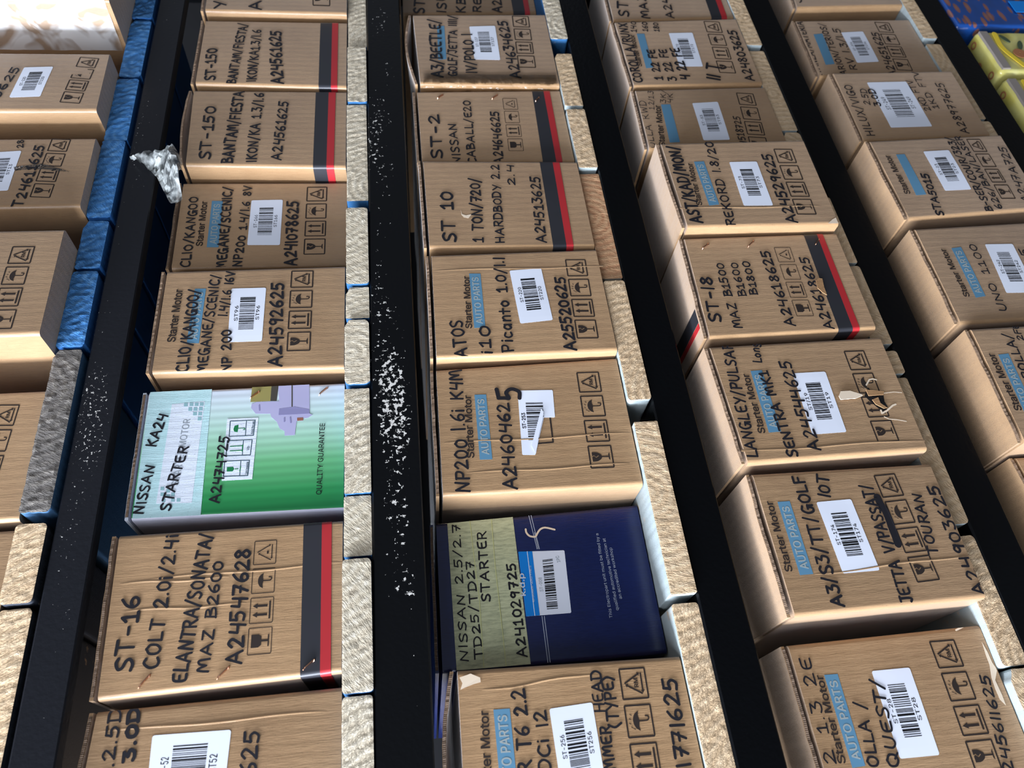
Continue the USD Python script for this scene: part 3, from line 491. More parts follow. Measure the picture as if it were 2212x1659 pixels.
  ('S',[(0.12082,0.03989),(0.12061,0.026),(-0.0003,0.02818),(0.00015,0.04161)],'stripe_black'),
  ('S',[(0.12061,0.026),(0.1205,0.01878),(-0.00053,0.02115),(-0.0003,0.02818)],'stripe_red'),
  ('G',[(0.05197,0.12863),(0.04645,0.12788),(0.04477,0.12392),(0.04619,0.11818),(0.04082,0.1219),(0.04219,0.12647),(0.04568,0.12853)],'torn_paper','scuff',1,None)],'mat': 'k','row': 2},
 {'n': 'carton','l': 'carton with ST-220 sticker and number ending 20625,below the ST 10 carton','o': (0.36626,-0.00408,-0.1891),'q': [(0.0,0.0),(0.12064,0.0),(0.11864,0.16121),(0.00071,0.16354)],'d': 0.41,'p': [('H','ATOS',0.00116,0.13541,0.04013,0.13755,0.01218,0.14),
  ('H','i10',0.00225,0.11393,0.03207,0.11314,0.01165,0.14),
  ('H','Picanto 1.0/l.l',0.00433,0.09423,0.11168,0.09178,0.01102,0.14),
  ('P','Starter Motor',0.03093,0.12978,0.09081,0.12748,0.00581,'print_ink'),
  ('B',[(0.09405,0.12722),(0.09363,0.11645),(0.03163,0.11746),(0.03147,0.1276)],'AUTO PARTS'),
  ('L',[(0.09597,0.08838),(0.09767,0.0575),(0.03649,0.0546),(0.03399,0.08525)],'ST-220','ST220'),
  ('H','A25520625',0.00262,0.03729,0.08582,0.0363,0.01123,0.16),
  ('I','A',0.01428,0.01501,0.10738,0.01238,0.0204),
  ('C',(0.09918,0.16171),(0.09799,-0.0038))],'mat': 'k','row': 2},
 {'n': 'carton','l': 'carton with a half-peeled torn ST-253 sticker,above the dark blue box','o': (0.23799,0.004,-0.1891),'q': [(0.0,0.0),(0.12645,0.0),(0.12255,0.1643),(0.00226,0.16603)],'d': 0.41,'p': [('H','NP200 l.6i K4M',0.00431,0.14357,0.12057,0.14164,0.01226,0.12),
  ('P','Starter Motor',0.03432,0.13813,0.09441,0.13602,0.00601,'print_ink'),
  ('B',[(0.0948,0.13271),(0.09455,0.12248),(0.032,0.12318),(0.0324,0.13361)],'AUTO PARTS'),
  ('H','A2460462',0.00403,0.10475,0.08422,0.10338,0.01196,0.13),
  ('H','5',0.08823,0.09188,0.09959,0.09263,0.02204,0.14),
  ('K',[(0.09671,0.09453),(0.09548,0.06328),(0.06792,0.06506),(0.06852,0.07476),(0.0335,0.08673),(0.03425,0.09777)],'ST-253'),
  ('G',[(0.07673,0.07625),(0.07314,0.07466),(0.06802,0.07586),(0.05081,0.08169),(0.03402,0.08636),(0.04187,0.08907),(0.04889,0.08648)],'sticker_white','peeled_corner',26,None),
  ('W',[(0.06761,0.06943),(0.04447,0.0701),(0.04404,0.08357)],'print_ink','frame_mark',0.0013,0),
  ('I','A',0.01727,0.02117,0.11214,0.0188,0.02071),
  ('C',(0.02106,0.14602),(0.02042,0.00737)),
  ('C',(0.04964,0.16432),(0.04898,0.00184))],'mat': 'k','row': 2},
 {'n': 'printed_box','l': 'dark blue glossy box with masking tape and a blue-topped price sticker','o': (0.10859,0.03241,-0.1891),'q': [(0.0,0.0),(0.1239,0.0),(0.11971,0.17218),(0.00177,0.17449)],'d': 0.41,'p': [('M',[(0.12467,0.16296),(0.12482,0.10809),(0.00082,0.10754),(0.0026,0.16389)],'masking'),
  ('W',[(0.12425,0.14435),(0.09568,0.14364),(0.05288,0.14213),(0.00242,0.14331)],'tape_seam','tape_seam',0.0006,6),
  ('W',[(0.12431,0.12611),(0.08065,0.12704),(0.03497,0.12649),(0.00201,0.12644)],'tape_seam','tape_seam',0.0006,6),
  ('H','NISSAN 2.5/2.7',0.00819,0.1542,0.11743,0.15264,0.00676,0.13),
  ('H','TD25/TD27',0.00957,0.14352,0.08543,0.14385,0.00679,0.13),
  ('H','STARTER',0.0521,0.13314,0.1094,0.13164,0.00771,0.13),
  ('H','A241029725',0.00757,0.10923,0.08062,0.11035,0.00799,0.14),
  ('W',[(0.12484,0.09487),(0.09143,0.09108)],'silver_print','printed_line',0.0006,0),
  ('W',[(0.03689,0.0942),(-7e-05,0.09429)],'silver_print','printed_line',0.0006,0),
  ('W',[(0.1247,0.09294),(0.09128,0.08919)],'silver_print','printed_line',0.0006,0),
  ('W',[(0.03673,0.0924),(-0.00024,0.09255)],'silver_print','printed_line',0.0006,0),
  ('W',[(0.10553,0.09146),(0.09135,0.09013)],'silver_print','printed_line',0.0005,0),
  ('D',[(0.09022,0.10696),(0.0885,0.06866),(0.03735,0.07056),(0.03776,0.10683)]),
  ('P','k.d.p',0.05382,0.10515,0.07204,0.10467,0.00416,'white_print'),
  ('P','REPLACEMENT QUALITY PARTS',0.04846,0.09872,0.07756,0.09798,0.00156,'white_print'),
  ('P','ST-008',0.05624,0.09072,0.0675,0.09055,0.00262,'grey_print'),
  ('P','1PC',0.07895,0.07347,0.08422,0.07407,0.00268,'grey_print'),
  ('R',[(0.08151,0.08803),(0.08192,0.07957),(0.04173,0.08084),(0.04186,0.08962)]),
  ('P','This Electropart unit must be fitted by a',0.03065,0.03834,0.1006,0.03802,0.00248,'silver_print'),
  ('P','qualified automotive technician at',0.03616,0.03226,0.0959,0.03281,0.0025,'silver_print'),
  ('P','an accredited workshop',0.0449,0.02794,0.08751,0.02872,0.00252,'silver_print'),
  ('W',[(0.10893,0.09847),(0.10606,0.09827),(0.10306,0.09617),(0.10195,0.09288),(0.10235,0.09077),(0.10531,0.08874),(0.10822,0.08587),(0.10904,0.08161),(0.10675,0.0743)],'torn_paper','tear_curl',0.0016,2),
  ('G',[(0.12351,0.1721),(0.12182,0.16315),(0.11882,0.16322),(0.11894,0.1721)],'torn_paper','worn_corner',2,None)],'mat': 'blue','row': 2},
 {'n': 'carton','l': 'carton at the bottom edge with a crumpled upper left corner and ST-256 sticker','o': (-0.01376,0.00447,-0.1891),'q': [(0.0,0.0),(0.11465,0.0),(0.11993,0.1645),(0.00574,0.16651)],'d': 0.41,'p': [('P','Starter Motor',0.03653,0.14733,0.09109,0.14519,0.00617,'print_ink'),
  ('B',[(0.09125,0.14137),(0.09086,0.12983),(0.03466,0.12998),(0.03541,0.14143)],'AUTO PARTS'),
  ('H','R T6 2.2',0.05009,0.11809,0.10248,0.11738,0.01052,0.14),
  ('H','DCi l2',0.04875,0.1053,0.08649,0.10415,0.00946,0.14),
  ('L',[(0.08789,0.10196),(0.08915,0.07066),(0.03605,0.06989),(0.03442,0.1006)],'ST-256','ST256'),
  ('H','HEAD',0.08181,0.06239,0.10997,0.06109,0.00817,0.14),
  ('H','(TYPE)',0.07123,0.05304,0.10521,0.05278,0.00905,0.14),
  ('H','HAMMER',0.03129,0.06222,0.07251,0.06049,0.00835,0.14),
  ('I','A',0.01238,0.03084,0.10947,0.02799,0.0199),
  ('H','A24l77l625',0.00907,0.00938,0.09904,0.00606,0.01168,0.14),
  ('C',(0.10437,0.14823),(0.10858,0.06437)),
  ('G',[(0.11466,0.16345),(0.11656,0.15535),(0.11326,0.14883),(0.11014,0.14864),(0.10929,0.15362),(0.10766,0.15958),(0.10639,0.16339),(0.11062,0.16167)],'torn_paper','crumpled_corner',20,None)],'mat': 'k','bulge': 0.008,'row': 2},
 {'n': 'carton','l': 'striped carton cut off by the top edge above the carton lettered IIT','o': (0.859,0.001,-0.4366),'q': [(0.00945,0.0),(0.1294,0.0),(0.1161,0.1622),(0.0,0.16537)],'d': 0.41,'p': [('H','ST-28',0.00839,0.13886,0.08465,0.12889,0.0145,0.14),
  ('H','MAZDA',0.00541,0.11198,0.08542,0.1065,0.01229,0.14),
  ('H','A2456',0.00734,0.08002,0.07615,0.07413,0.01164,0.14),
  ('S',[(0.0622,0.02683),(0.06264,0.01253),(0.0105,0.01605),(0.01018,0.02997)],'stripe_black'),
  ('S',[(0.06264,0.01253),(0.06285,0.00568),(0.01067,0.00859),(0.0105,0.01605)],'stripe_red')],'mat': 'k','row': 3},
 {'n': 'carton','l': 'carton lettered IIT beside its wine glass symbol,with writing over its sticker','o': (0.73187,-0.00141,-0.4366),'q': [(0.00556,0.0),(0.13296,0.0),(0.12169,0.16566),(0.0,0.16432)],'d': 0.41,'p': [('P','Starter Motor',0.03562,0.14287,0.09562,0.14087,0.00578,'print_ink'),
  ('B',[(0.09798,0.13698),(0.09816,0.12723),(0.03358,0.12957),(0.03244,0.13847)],''),
  ('L',[(0.09989,0.0956),(0.10162,0.06455),(0.03628,0.06689),(0.03559,0.09642)],'ST-172','ST172'),
  ('H','COROLLA/RUNX',0.00704,0.14724,0.11757,0.14588,0.01162,0.14),
  ('H','140',0.1003,0.13652,0.12137,0.13309,0.00748,0.14),
  ('H','160',0.10172,0.12201,0.12049,0.11889,0.00752,0.14),
  ('H','180',0.102,0.10691,0.1196,0.10541,0.00756,0.14),
  ('H','1 22 FE',0.01133,0.12209,0.0654,0.12067,0.01074,0.16),
  ('H','3 22 FE',0.01037,0.10508,0.06671,0.10636,0.01079,0.16),
  ('H','4 22 FE',0.01256,0.08797,0.06919,0.08871,0.0123,0.16),
  ('H','ll T',0.01062,0.05207,0.03865,0.04482,0.01679,0.14),
  ('I','A',0.02402,0.02792,0.12445,0.02341,0.02102),
  ('H','A24803625',0.01084,0.00787,0.10624,0.00566,0.01214,0.14)],'mat': 'k','row': 3},
 {'n': 'carton','l': 'carton with thin pen lettering RWD,half hidden by the carton leaning over it','o': (0.62892,-0.001,-0.4366),'q': [(0.00543,0.0),(0.10402,0.0),(0.0978,0.16412),(0.0,0.16744)],'d': 0.41,'p': [('H','COROLLA RWD',-0.02859,0.15567,0.0778,0.15089,0.00914,0.08),
  ('H','1.2/1.3',0.06286,0.14357,0.09403,0.13798,0.00692,0.09),
  ('P','Starter Motor',0.00374,0.1436,0.06979,0.13515,0.00669,'print_ink'),
  ('H','3K/',0.07377,0.12729,0.09611,0.12239,0.007,0.09),
  ('H','4K',0.07376,0.11888,0.08997,0.11567,0.00701,0.09),
  ('B',[(0.07178,0.13374),(0.07217,0.12274),(0.01001,0.12508),(0.00958,0.13694)],''),
  ('L',[(0.07374,0.09592),(0.07633,0.06443),(0.01315,0.0662),(0.01252,0.09728)],'ST-83','ST83'),
  ('H','A24518725',-0.01035,0.04923,0.04966,0.04445,0.00927,0.1),
  ('I','A',-0.00513,0.0243,0.09113,0.01636,0.02132)],'mat': 'k','row': 3},
 {'n': 'carton','l': 'carton with ST-73 sticker and a dented pale lower corner,standing proud of its neighbours','o': (0.49079,-0.02714,-0.4366),'q': [(0.0,0.0),(0.12228,0.0),(0.11834,0.16577),(0.0005,0.1636)],'d': 0.41,'p': [('H','AST/KAD/MON/',0.0059,0.14195,0.11288,0.1421,0.01339,0.14),
  ('P','Starter Motor',0.02871,0.13695,0.08758,0.13331,0.0056,'print_ink'),
  ('B',[(0.09011,0.13079),(0.09046,0.11986),(0.02953,0.11892),(0.02821,0.12971)],'AUTO PARTS'),
  ('H','REKORD l.8/20',0.0011,0.10867,0.11865,0.10311,0.00964,0.14),
  ('L',[(0.08867,0.09271),(0.08906,0.06215),(0.02653,0.06251),(0.02699,0.0936)],'ST-73','ST73'),
  ('H','A24529625',0.00309,0.04344,0.09928,0.0428,0.01233,0.14),
  ('G',[(0.00064,0.01232),(0.00595,0.00547),(0.01048,-0.00244),(0.00568,-0.00394),(-0.00517,0.00048),(-0.00966,0.00581),(-0.00333,0.0099)],'torn_paper','worn_corner',2,None),
  ('I','A',0.01298,0.01978,0.10729,0.01714,0.02098),
  ('C',(0.02584,0.1608),(0.02443,0.01064))],'mat': 'k','lift': 0.006,'row': 3},
 {'n': 'carton','l': 'ST-18 carton with stripes,staples and a punched hole with a lifted flap','o': (0.3671,-0.01709,-0.4366),'q': [(0.00259,0.0),(0.12163,0.0),(0.1195,0.16557),(0.0,0.16893)],'d': 0.41,'p': [('H','ST-l8',0.01754,0.14775,0.06887,0.14496,0.01285,0.14),
  ('H','MAZ B1500',0.00945,0.13009,0.08556,0.12886,0.00872,0.14),
  ('H','B1600',0.04592,0.11596,0.08576,0.11447,0.0083,0.14),
  ('H','B1800',0.0468,0.10401,0.08676,0.10158,0.00834,0.14),
  ('H','A24618625',0.00958,0.07795,0.0993,0.07794,0.01046,0.14),
  ('I','B',0.01971,0.05663,0.10379,0.05443,0.01706),
  ('H','A24618625',0.00448,0.04126,0.08973,0.03976,0.01056,0.14),
  ('S',[(0.12118,0.03522),(0.12074,0.02086),(0.00094,0.02319),(0.00165,0.03757)],'stripe_black'),
  ('S',[(0.12074,0.02086),(0.12054,0.01459),(0.0006,0.01626),(0.00094,0.02319)],'stripe_red'),
  ('T',0.10462,0.14614,0.11106,0.13672),
  ('T',0.10528,0.09882,0.11331,0.08922),
  ('T',0.10595,0.02763,0.11264,0.02039),
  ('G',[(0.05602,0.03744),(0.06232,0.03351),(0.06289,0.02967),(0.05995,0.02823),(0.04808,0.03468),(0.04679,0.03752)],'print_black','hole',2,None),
  ('G',[(0.0605,0.042),(0.06323,0.03806),(0.06237,0.03471),(0.0524,0.03623),(0.04253,0.03656),(0.04547,0.03976),(0.05127,0.04324)],'kraft_in','lifted_flap',3,None)],'mat': 'k','lidstripe': 1,'row': 3},
 {'n': 'carton','l': 'carton with a ragged torn hole through its umbrella and arrow symbols','o': (0.24204,-0.01681,-0.4366),'q': [(0.0013,0.0),(0.11892,0.0),(0.1163,0.17144),(0.0,0.16705)],'d': 0.41,'p': [('P','Starter Motor',0.02668,0.1393,0.08558,0.138,0.00618,'print_ink'),
  ('B',[(0.08848,0.13521),(0.08887,0.12443),(0.02742,0.12487),(0.02702,0.13605)],'AUTO PARTS'),
  ('L',[(0.0839,0.09715),(0.08401,0.06583),(0.02308,0.06674),(0.02266,0.09827)],'ST/19','ST19'),
  ('H','LANGLEY/PULSAR',0.00504,0.15181,0.11845,0.14503,0.01057,0.13),
  ('H','Long',0.09643,0.12224,0.11716,0.11961,0.00872,0.13),
  ('H','SENTRA MK1',0.0037,0.1165,0.0876,0.11928,0.00968,0.15),
  ('H','A24544625',0.00824,0.0951,0.09623,0.09554,0.01153,0.13),
  ('I','A',0.01114,0.02223,0.1046,0.0209,0.0201),
  ('G',[(0.05768,0.06258),(0.06227,0.05932),(0.06235,0.05039),(0.05817,0.04074),(0.05693,0.04008),(0.0544,0.04767),(0.05408,0.06217)],'torn_paper','torn_flap',3,None),
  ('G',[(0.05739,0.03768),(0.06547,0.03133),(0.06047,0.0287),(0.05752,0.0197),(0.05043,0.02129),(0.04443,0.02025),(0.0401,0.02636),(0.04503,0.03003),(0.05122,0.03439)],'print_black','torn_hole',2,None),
  ('G',[(0.06266,0.03518),(0.05989,0.01879),(0.05638,0.0207),(0.05626,0.03475)],'kraft_in','torn_flap',3,None),
  ('G',[(0.05232,0.03286),(0.05433,0.02652),(0.04837,0.02654),(0.04334,0.02178),(0.04297,0.02526),(0.04747,0.03134)],'kraft_in','torn_flap',3,None),
  ('W',[(0.06795,0.0321),(0.07319,0.02734),(0.07385,0.02369),(0.07269,0.02072)],'torn_paper','torn_edge',0.0014,3),
  ('W',[(0.04195,0.02787),(0.03902,0.02788),(0.04104,0.02267),(0.0459,0.01521),(0.04689,0.01203)],'torn_paper','torn_edge',0.0016,3),
  ('W',[(0.03546,0.02702),(0.03292,0.02358),(0.03195,0.01733),(0.02967,0.00882)],'torn_paper','torn_edge',0.0009,2),
  ('W',[(0.0587,0.01925),(0.0593,0.00886),(0.05828,0.0019)],'torn_paper','torn_edge',0.0008,2),
  ('C',(0.01133,0.16494),(0.0113,-0.00081))],'mat': 'k','row': 3},
 {'n': 'carton','l': 'carton with a thick black scribble across its symbols and ST-174 sticker','o': (0.11729,-0.01228,-0.4366),'q': [(0.00055,0.0),(0.11583,0.0),(0.11742,0.16421),(0.0,0.16327)],'d': 0.41,'p': [('P','Starter Motor',0.03401,0.14966,0.09231,0.14922,0.00583,'print_ink'),
  ('B',[(0.09125,0.14485),(0.0912,0.13439),(0.03076,0.13371),(0.03073,0.14471)],'AUTO PARTS'),
  ('H','A3/S3/TT/GOLF',0.00447,0.11726,0.11144,0.11634,0.01101,0.14),
  ('H','l0T',0.09119,0.09847,0.1104,0.09407,0.0112,0.14),
  ('L',[(0.0885,0.11242),(0.08908,0.08159),(0.02905,0.07875),(0.02903,0.10963)],'ST-174','ST174'),
  ('H','JETTA V/PASSAT/',0.00278,0.06082,0.10024,0.0597,0.01027,0.14),
  ('H','TOURAN',0.03744,0.0252,0.088,0.01911,0.00918,0.14),
  ('H','A24903625',0.00349,-0.00168,0.09495,0.00184,0.01121,0.14),
  ('I','A',0.0174,0.03217,0.10898,0.03495,0.01978),
  ('W',[(0.08876,0.05858),(0.08284,0.05812),(0.07634,0.05631),(0.06897,0.05593),(0.06172,0.05608),(0.05555,0.05584),(0.04846,0.05599)],'marker_ink','scribble',0.0062,3),
  ('C',(0.03021,0.13288),(0.03486,-0.00021))],'mat': 'k','lift': 0.003,'row': 3},
 {'n': 'carton','l': 'carton in the lower right corner with ragged torn edges and ST-28 sticker','o': (-0.01301,0.00811,-0.4366),'q': [(0.00404,0.0),(0.11527,0.0),(0.11437,0.16561),(0.0,0.1644)],'d': 0.41,'p': [('H','2 1.3 2E',0.03176,0.14962,0.10286,0.1463,0.00938,0.11),
  ('P','Starter Motor',0.03103,0.14257,0.09075,0.14053,0.00564,'print_ink'),
  ('B',[(0.09061,0.13904),(0.09032,0.12834),(0.02797,0.129),(0.02769,0.13888)],'AUTO PARTS'),
  ('H','OLLA /',0.02649,0.11876,0.06922,0.11403,0.00897,0.14),
  ('L',[(0.08978,0.10125),(0.08944,0.07017),(0.029,0.07093),(0.02967,0.1017)],'ST-28','ST28'),
  ('H','QUEST/',0.02451,0.10374,0.08276,0.09535,0.0093,0.14),
  ('I','A',0.01483,0.02716,0.10647,0.02536,0.02147),
  ('H','A2456ll625',0.00261,0.02039,0.07725,0.00871,0.00864,0.14),
  ('G',[(0.10252,0.00353),(0.09465,0.00223),(0.08697,0.00199),(0.08114,0.00039),(0.07413,0.00532),(0.06303,0.00468),(0.05581,0.00494),(0.06062,0.00796),(0.06795,0.00823),(0.07621,0.00758),(0.08535,0.00493),(0.09295,0.00466)],'torn_paper','torn_edge',2,None),
  ('W',[(0.11293,0.02087),(0.11522,0.01324),(0.1155,0.00757),(0.11627,0.00278),(0.11675,-0.00301)],'torn_paper','torn_edge',0.0014,2)],'mat': 'k','row': 3},
 {'n': 'carton','l': 'pale carton cut off by the top edge,nearest the blue foil pack','o': (0.89059,0.0,-0.6841),'q': [(0.00944,0.0),(0.14413,0.0),(0.13543,0.14875),(0.0,0.1588)],'d': 0.41,'p': [('H','C',0.00984,0.14318,0.0253,0.14154,0.00997,0.14)],'mat': 'k','row': 4},
 {'n': 'carton','l': 'dim carton with crossed-out small lettering and faint symbols,second shelf row from the right','o': (0.75836,0.00391,-0.6841),'q': [(0.00014,0.0),(0.11802,0.0),(0.11134,0.16625),(0.0,0.16961)],'d': 0.41,'p': [('H','AVANZA/MATERIA',-0.00395,0.16147,0.10763,0.15331,0.00954,0.12),
  ('B',[(0.08224,0.1462),(0.08415,0.13347),(0.02338,0.13742),(0.02169,0.14973)],''),
  ('H','ARION/TERIOS/',0.00286,0.12741,0.10457,0.12336,0.00935,0.11),
  ('L',[(0.08657,0.1067),(0.08909,0.07552),(0.02808,0.07604),(0.02549,0.10674)],'ST-236','ST236'),
  ('H','RV l.3/l.5',0.0119,0.11087,0.09387,0.1066,0.01023,0.11),
  ('H','A24651625',0.00105,0.06053,0.0863,0.05515,0.01142,0.11),
  ('I','A',0.01134,0.0357,0.10902,0.03064,0.02116)],'mat': 'k','row': 4},
 {'n': 'carton','l': 'carton with an extra large barcode sticker,the only one that wide','o': (0.629,-0.00963,-0.6841),'q': [(0.00674,0.0),(0.1241,0.0),(0.11857,0.16264),(0.0,0.16554)],'d': 0.41,'p': [('L',[(0.10054,0.12037),(0.10249,0.06833),(0.02332,0.06705),(0.02133,0.11983)],'ST-249','ST-249'),
  ('H','HILUX/VIGO',0.00834,0.14437,0.09513,0.14275,0.01074,0.1),
  ('H','2.5D',0.05978,0.13024,0.08778,0.12584,0.00889,0.1),
  ('H','3.0D',0.05771,0.11764,0.08781,0.11602,0.00891,0.16),
  ('H','2KD FTV',0.05042,0.05686,0.10405,0.05997,0.00903,0.1),
  ('H','1KD FTV',0.05346,0.04498,0.12053,0.04626,0.00908,0.1),
  ('H','A28977625',0.01117,0.02512,0.09881,0.02096,0.01115,0.1)],'mat': 'k','row': 4},
 {'n': 'carton','l': 'carton lettered STA5015 beside its blue band','o': (0.50127,-0.02016,-0.6841),'q': [(0.01116,0.0),(0.12559,0.0),(0.11668,0.16887),(0.0,0.16752)],'d': 0.41,'p': [('P','Starter Motor',0.03532,0.14718,0.09289,0.14914,0.00649,'print_ink'),
  ('B',[(0.09412,0.14097),(0.09465,0.13046),(0.03368,0.12993),(0.03308,0.14164)],''),
  ('H','STA5015',0.00341,0.12193,0.06269,0.11584,0.00923,0.17),
  ('L',[(0.09838,0.10667),(0.10029,0.07499),(0.03965,0.07491),(0.03818,0.10647)],'ST-23','ST23'),
  ('H','B-SER/COUR/323/',0.00853,0.06292,0.11993,0.06114,0.00943,0.14),
  ('H','626/BAN/LASER',0.01128,0.05052,0.12264,0.05032,0.00849,0.14),
  ('I','A',0.02507,0.02858,0.11779,0.02833,0.01741),
  ('H','A247A725',0.01905,0.01357,0.10326,0.00283,0.01015,0.12)],'mat': 'k','lift': 0.002,'row': 4},
 {'n': 'carton','l': 'carton hand lettered 1100 at the right edge','o': (0.36978,-0.01975,-0.6841),'q': [(0.00256,0.0),(0.12587,0.0),(0.11915,0.16655),(0.0,0.16742)],'d': 0.41,'p': [('P','Starter Motor',0.03036,0.13944,0.09071,0.13982,0.00602,'print_ink'),
  ('B',[(0.09133,0.13268),(0.09269,0.12155),(0.03043,0.12261),(0.02892,0.13381)],'AUTO PARTS'),
  ('H','UNO 1100',0.01163,0.10735,0.09517,0.10473,0.00887,0.11),
  ('L',[(0.09524,0.09368),(0.09482,0.06244),(0.03206,0.0665),(0.03304,0.09916)],'ST-242','ST242'),
  ('H','A24625',0.01032,0.0527,0.08641,0.05133,0.00901,0.13)],'mat': 'k','row': 4},
 {'n': 'carton','l': 'carton cut off by the right edge with a blue band beside handwriting at the frame','o': (0.24151,-0.02412,-0.6841),'q': [(0.00108,0.0),(0.12196,0.0),(0.11918,0.16421),(0.0,0.16646)],'d': 0.41,'p': [('P','Starter Motor',0.03038,0.14929,0.09039,0.1488,0.00679,'print_ink'),
  ('B',[(0.08896,0.14493),(0.08963,0.13436),(0.0235,0.13798),(0.02326,0.14846)],'AUTO PARTS'),
  ('H','COROLLA/',0.04436,0.12575,0.11026,0.12151,0.00917,0.14),
  ('H','2FE',0.10281,0.11182,0.12124,0.10975,0.00678,0.14)],'mat': 'k','row': 4},
 {'n': 'carton','l': 'carton cut off by the right edge of which mostly the pale lid shows','o': (0.12439,0.00223,-0.6841),'q': [(0.0,0.0),(0.11357,0.0),(0.11504,0.15798),(0.00495,0.15129)],'d': 0.41,'p': [],'mat': 'k','row': 4}]
RIM, SLIT = .0027, .0026
def bilinear(q, a, b):
    q = np.array(q); return ((1-a)*(1-b))[:, None]*q[0] + (a*(1-b))[:, None]*q[1] + (a*b)[:, None]*q[2] + ((1-a)*b)[:, None]*q[3]
def icon_frame(style):
    g = sbox(0, 0, 1, 1).buffer(-.06).buffer(.06); wd = .055 if style == 'A' else .028
    return g.difference(g.buffer(-wd))
def icon(kind, style):
    if kind == 0:
        if style == 'A':
            bowl = Polygon(np.vstack([[(.30, .86), (.70, .86)], smoothpath([(.70, .86), (.69, .66), (.60, .50), (.50, .46), (.40, .50), (.31, .66), (.30, .86)])]))
            crack = LineString([(.50, .9), (.55, .78), (.47, .70), (.54, .60)]).buffer(.018)
            g = bowl.difference(crack).union(sbox(.475, .18, .525, .5)).union(Polygon([(.33, .13), (.67, .13), (.60, .18), (.40, .18)]))
        else:
            g = Polygon([(.26, .86), (.74, .86), (.74, .56), (.66, .44), (.34, .44), (.26, .56)]).union(sbox(.46, .14, .54, .46)).union(sbox(.28, .12, .72, .17))
    elif kind == 1:
        g = unary_union([sbox(x - .045, .26, x + .045, .72).union(Polygon([(x - .10, .68), (x + .10, .68), (x, .88)])) for x in (.33, .67)]).union(sbox(.16, .12, .84, .19))
    elif kind == 2:
        dome = Polygon(smoothpath([(.20, .50), (.28, .64), (.42, .72), (.58, .72), (.72, .64), (.80, .50)]).tolist() + smoothpath([(.80, .50), (.66, .53), (.5, .50), (.34, .53), (.20, .50)]).tolist())
        g = dome.buffer(0).union(LineString(smoothpath([(.5, .5), (.5, .24), (.54, .16), (.62, .16), (.64, .26)])).buffer(.022))
        if style == 'A':
            g = g.union(unary_union([LineString([(x, z), (x + .03, z + .06)]).buffer(.011) for x, z in ((.3, .76), (.42, .82), (.55, .80), (.68, .76), (.25, .68))]))
    else:
        pts = np.array([(.5, .86), (.84, .2), (.16, .2)]); segs = []
        for i in range(3):
            a, b = pts[i], pts[(i + 1) % 3]; d = b - a
            segs.append(LineString([a + d * .06, a + d * .80]).buffer(.028 if style == 'A' else .018))
            c = a + d * .82; u = d / np.linalg.norm(d); n = np.array((-u[1], u[0])); s = .07 if style == 'A' else .05
            segs.append(Polygon([c + n * s, c - n * s, c + u * s * 1.3]))
        g = unary_union(segs)
        if style == 'A': g = g.union(printed('RM', .37, .34, .66, .34, .15))
        else: g = g.union(sbox(.44, .34, .56, .42))
    return g
ICONS = {(i, s): unary_union([icon_frame(s), icon(i, s)]) for i in range(4) for s in 'AB'}
INAME = ['fragile_symbol', 'this_way_up_symbol', 'umbrella_symbol', 'recycling_symbol']
def place(g, p0, eu, ev):   # unit square to the face
    return affinity.affine_transform(g, [eu[0], ev[0], eu[1], ev[1], p0[0], p0[1]])
def quadmap(q, g):          # q: UL, UR, LR, LL of the photo = (u1,v1), (u1,v0), (u0,v0), (u0,v1)
    Q = [np.array(q[2]), np.array(q[1]), np.array(q[0]), np.array(q[3])]   # (0,0) (1,0) (1,1) (0,1)
    def fn(c):
        c = np.asarray(c); a, b = c[:, 0], c[:, 1]; return bilinear(Q, a, b)
    return shapely.transform(g, fn)
def bars(rng, u0, u1, v0, v1, n=74):
    out, u, st = [], u0, (u1 - u0) / n
    while u < u1 - st:
        w = st * rng.choice([1, 1, 1, 2, 3]); out.append(sbox(u, v0, min(u + w, u1), v1)); u += w + st * rng.choice([1, 1, 2, 2, 3])
    out.append(sbox(u1 - st, v0, u1, v1)); return unary_union(out)
LAY = .00016
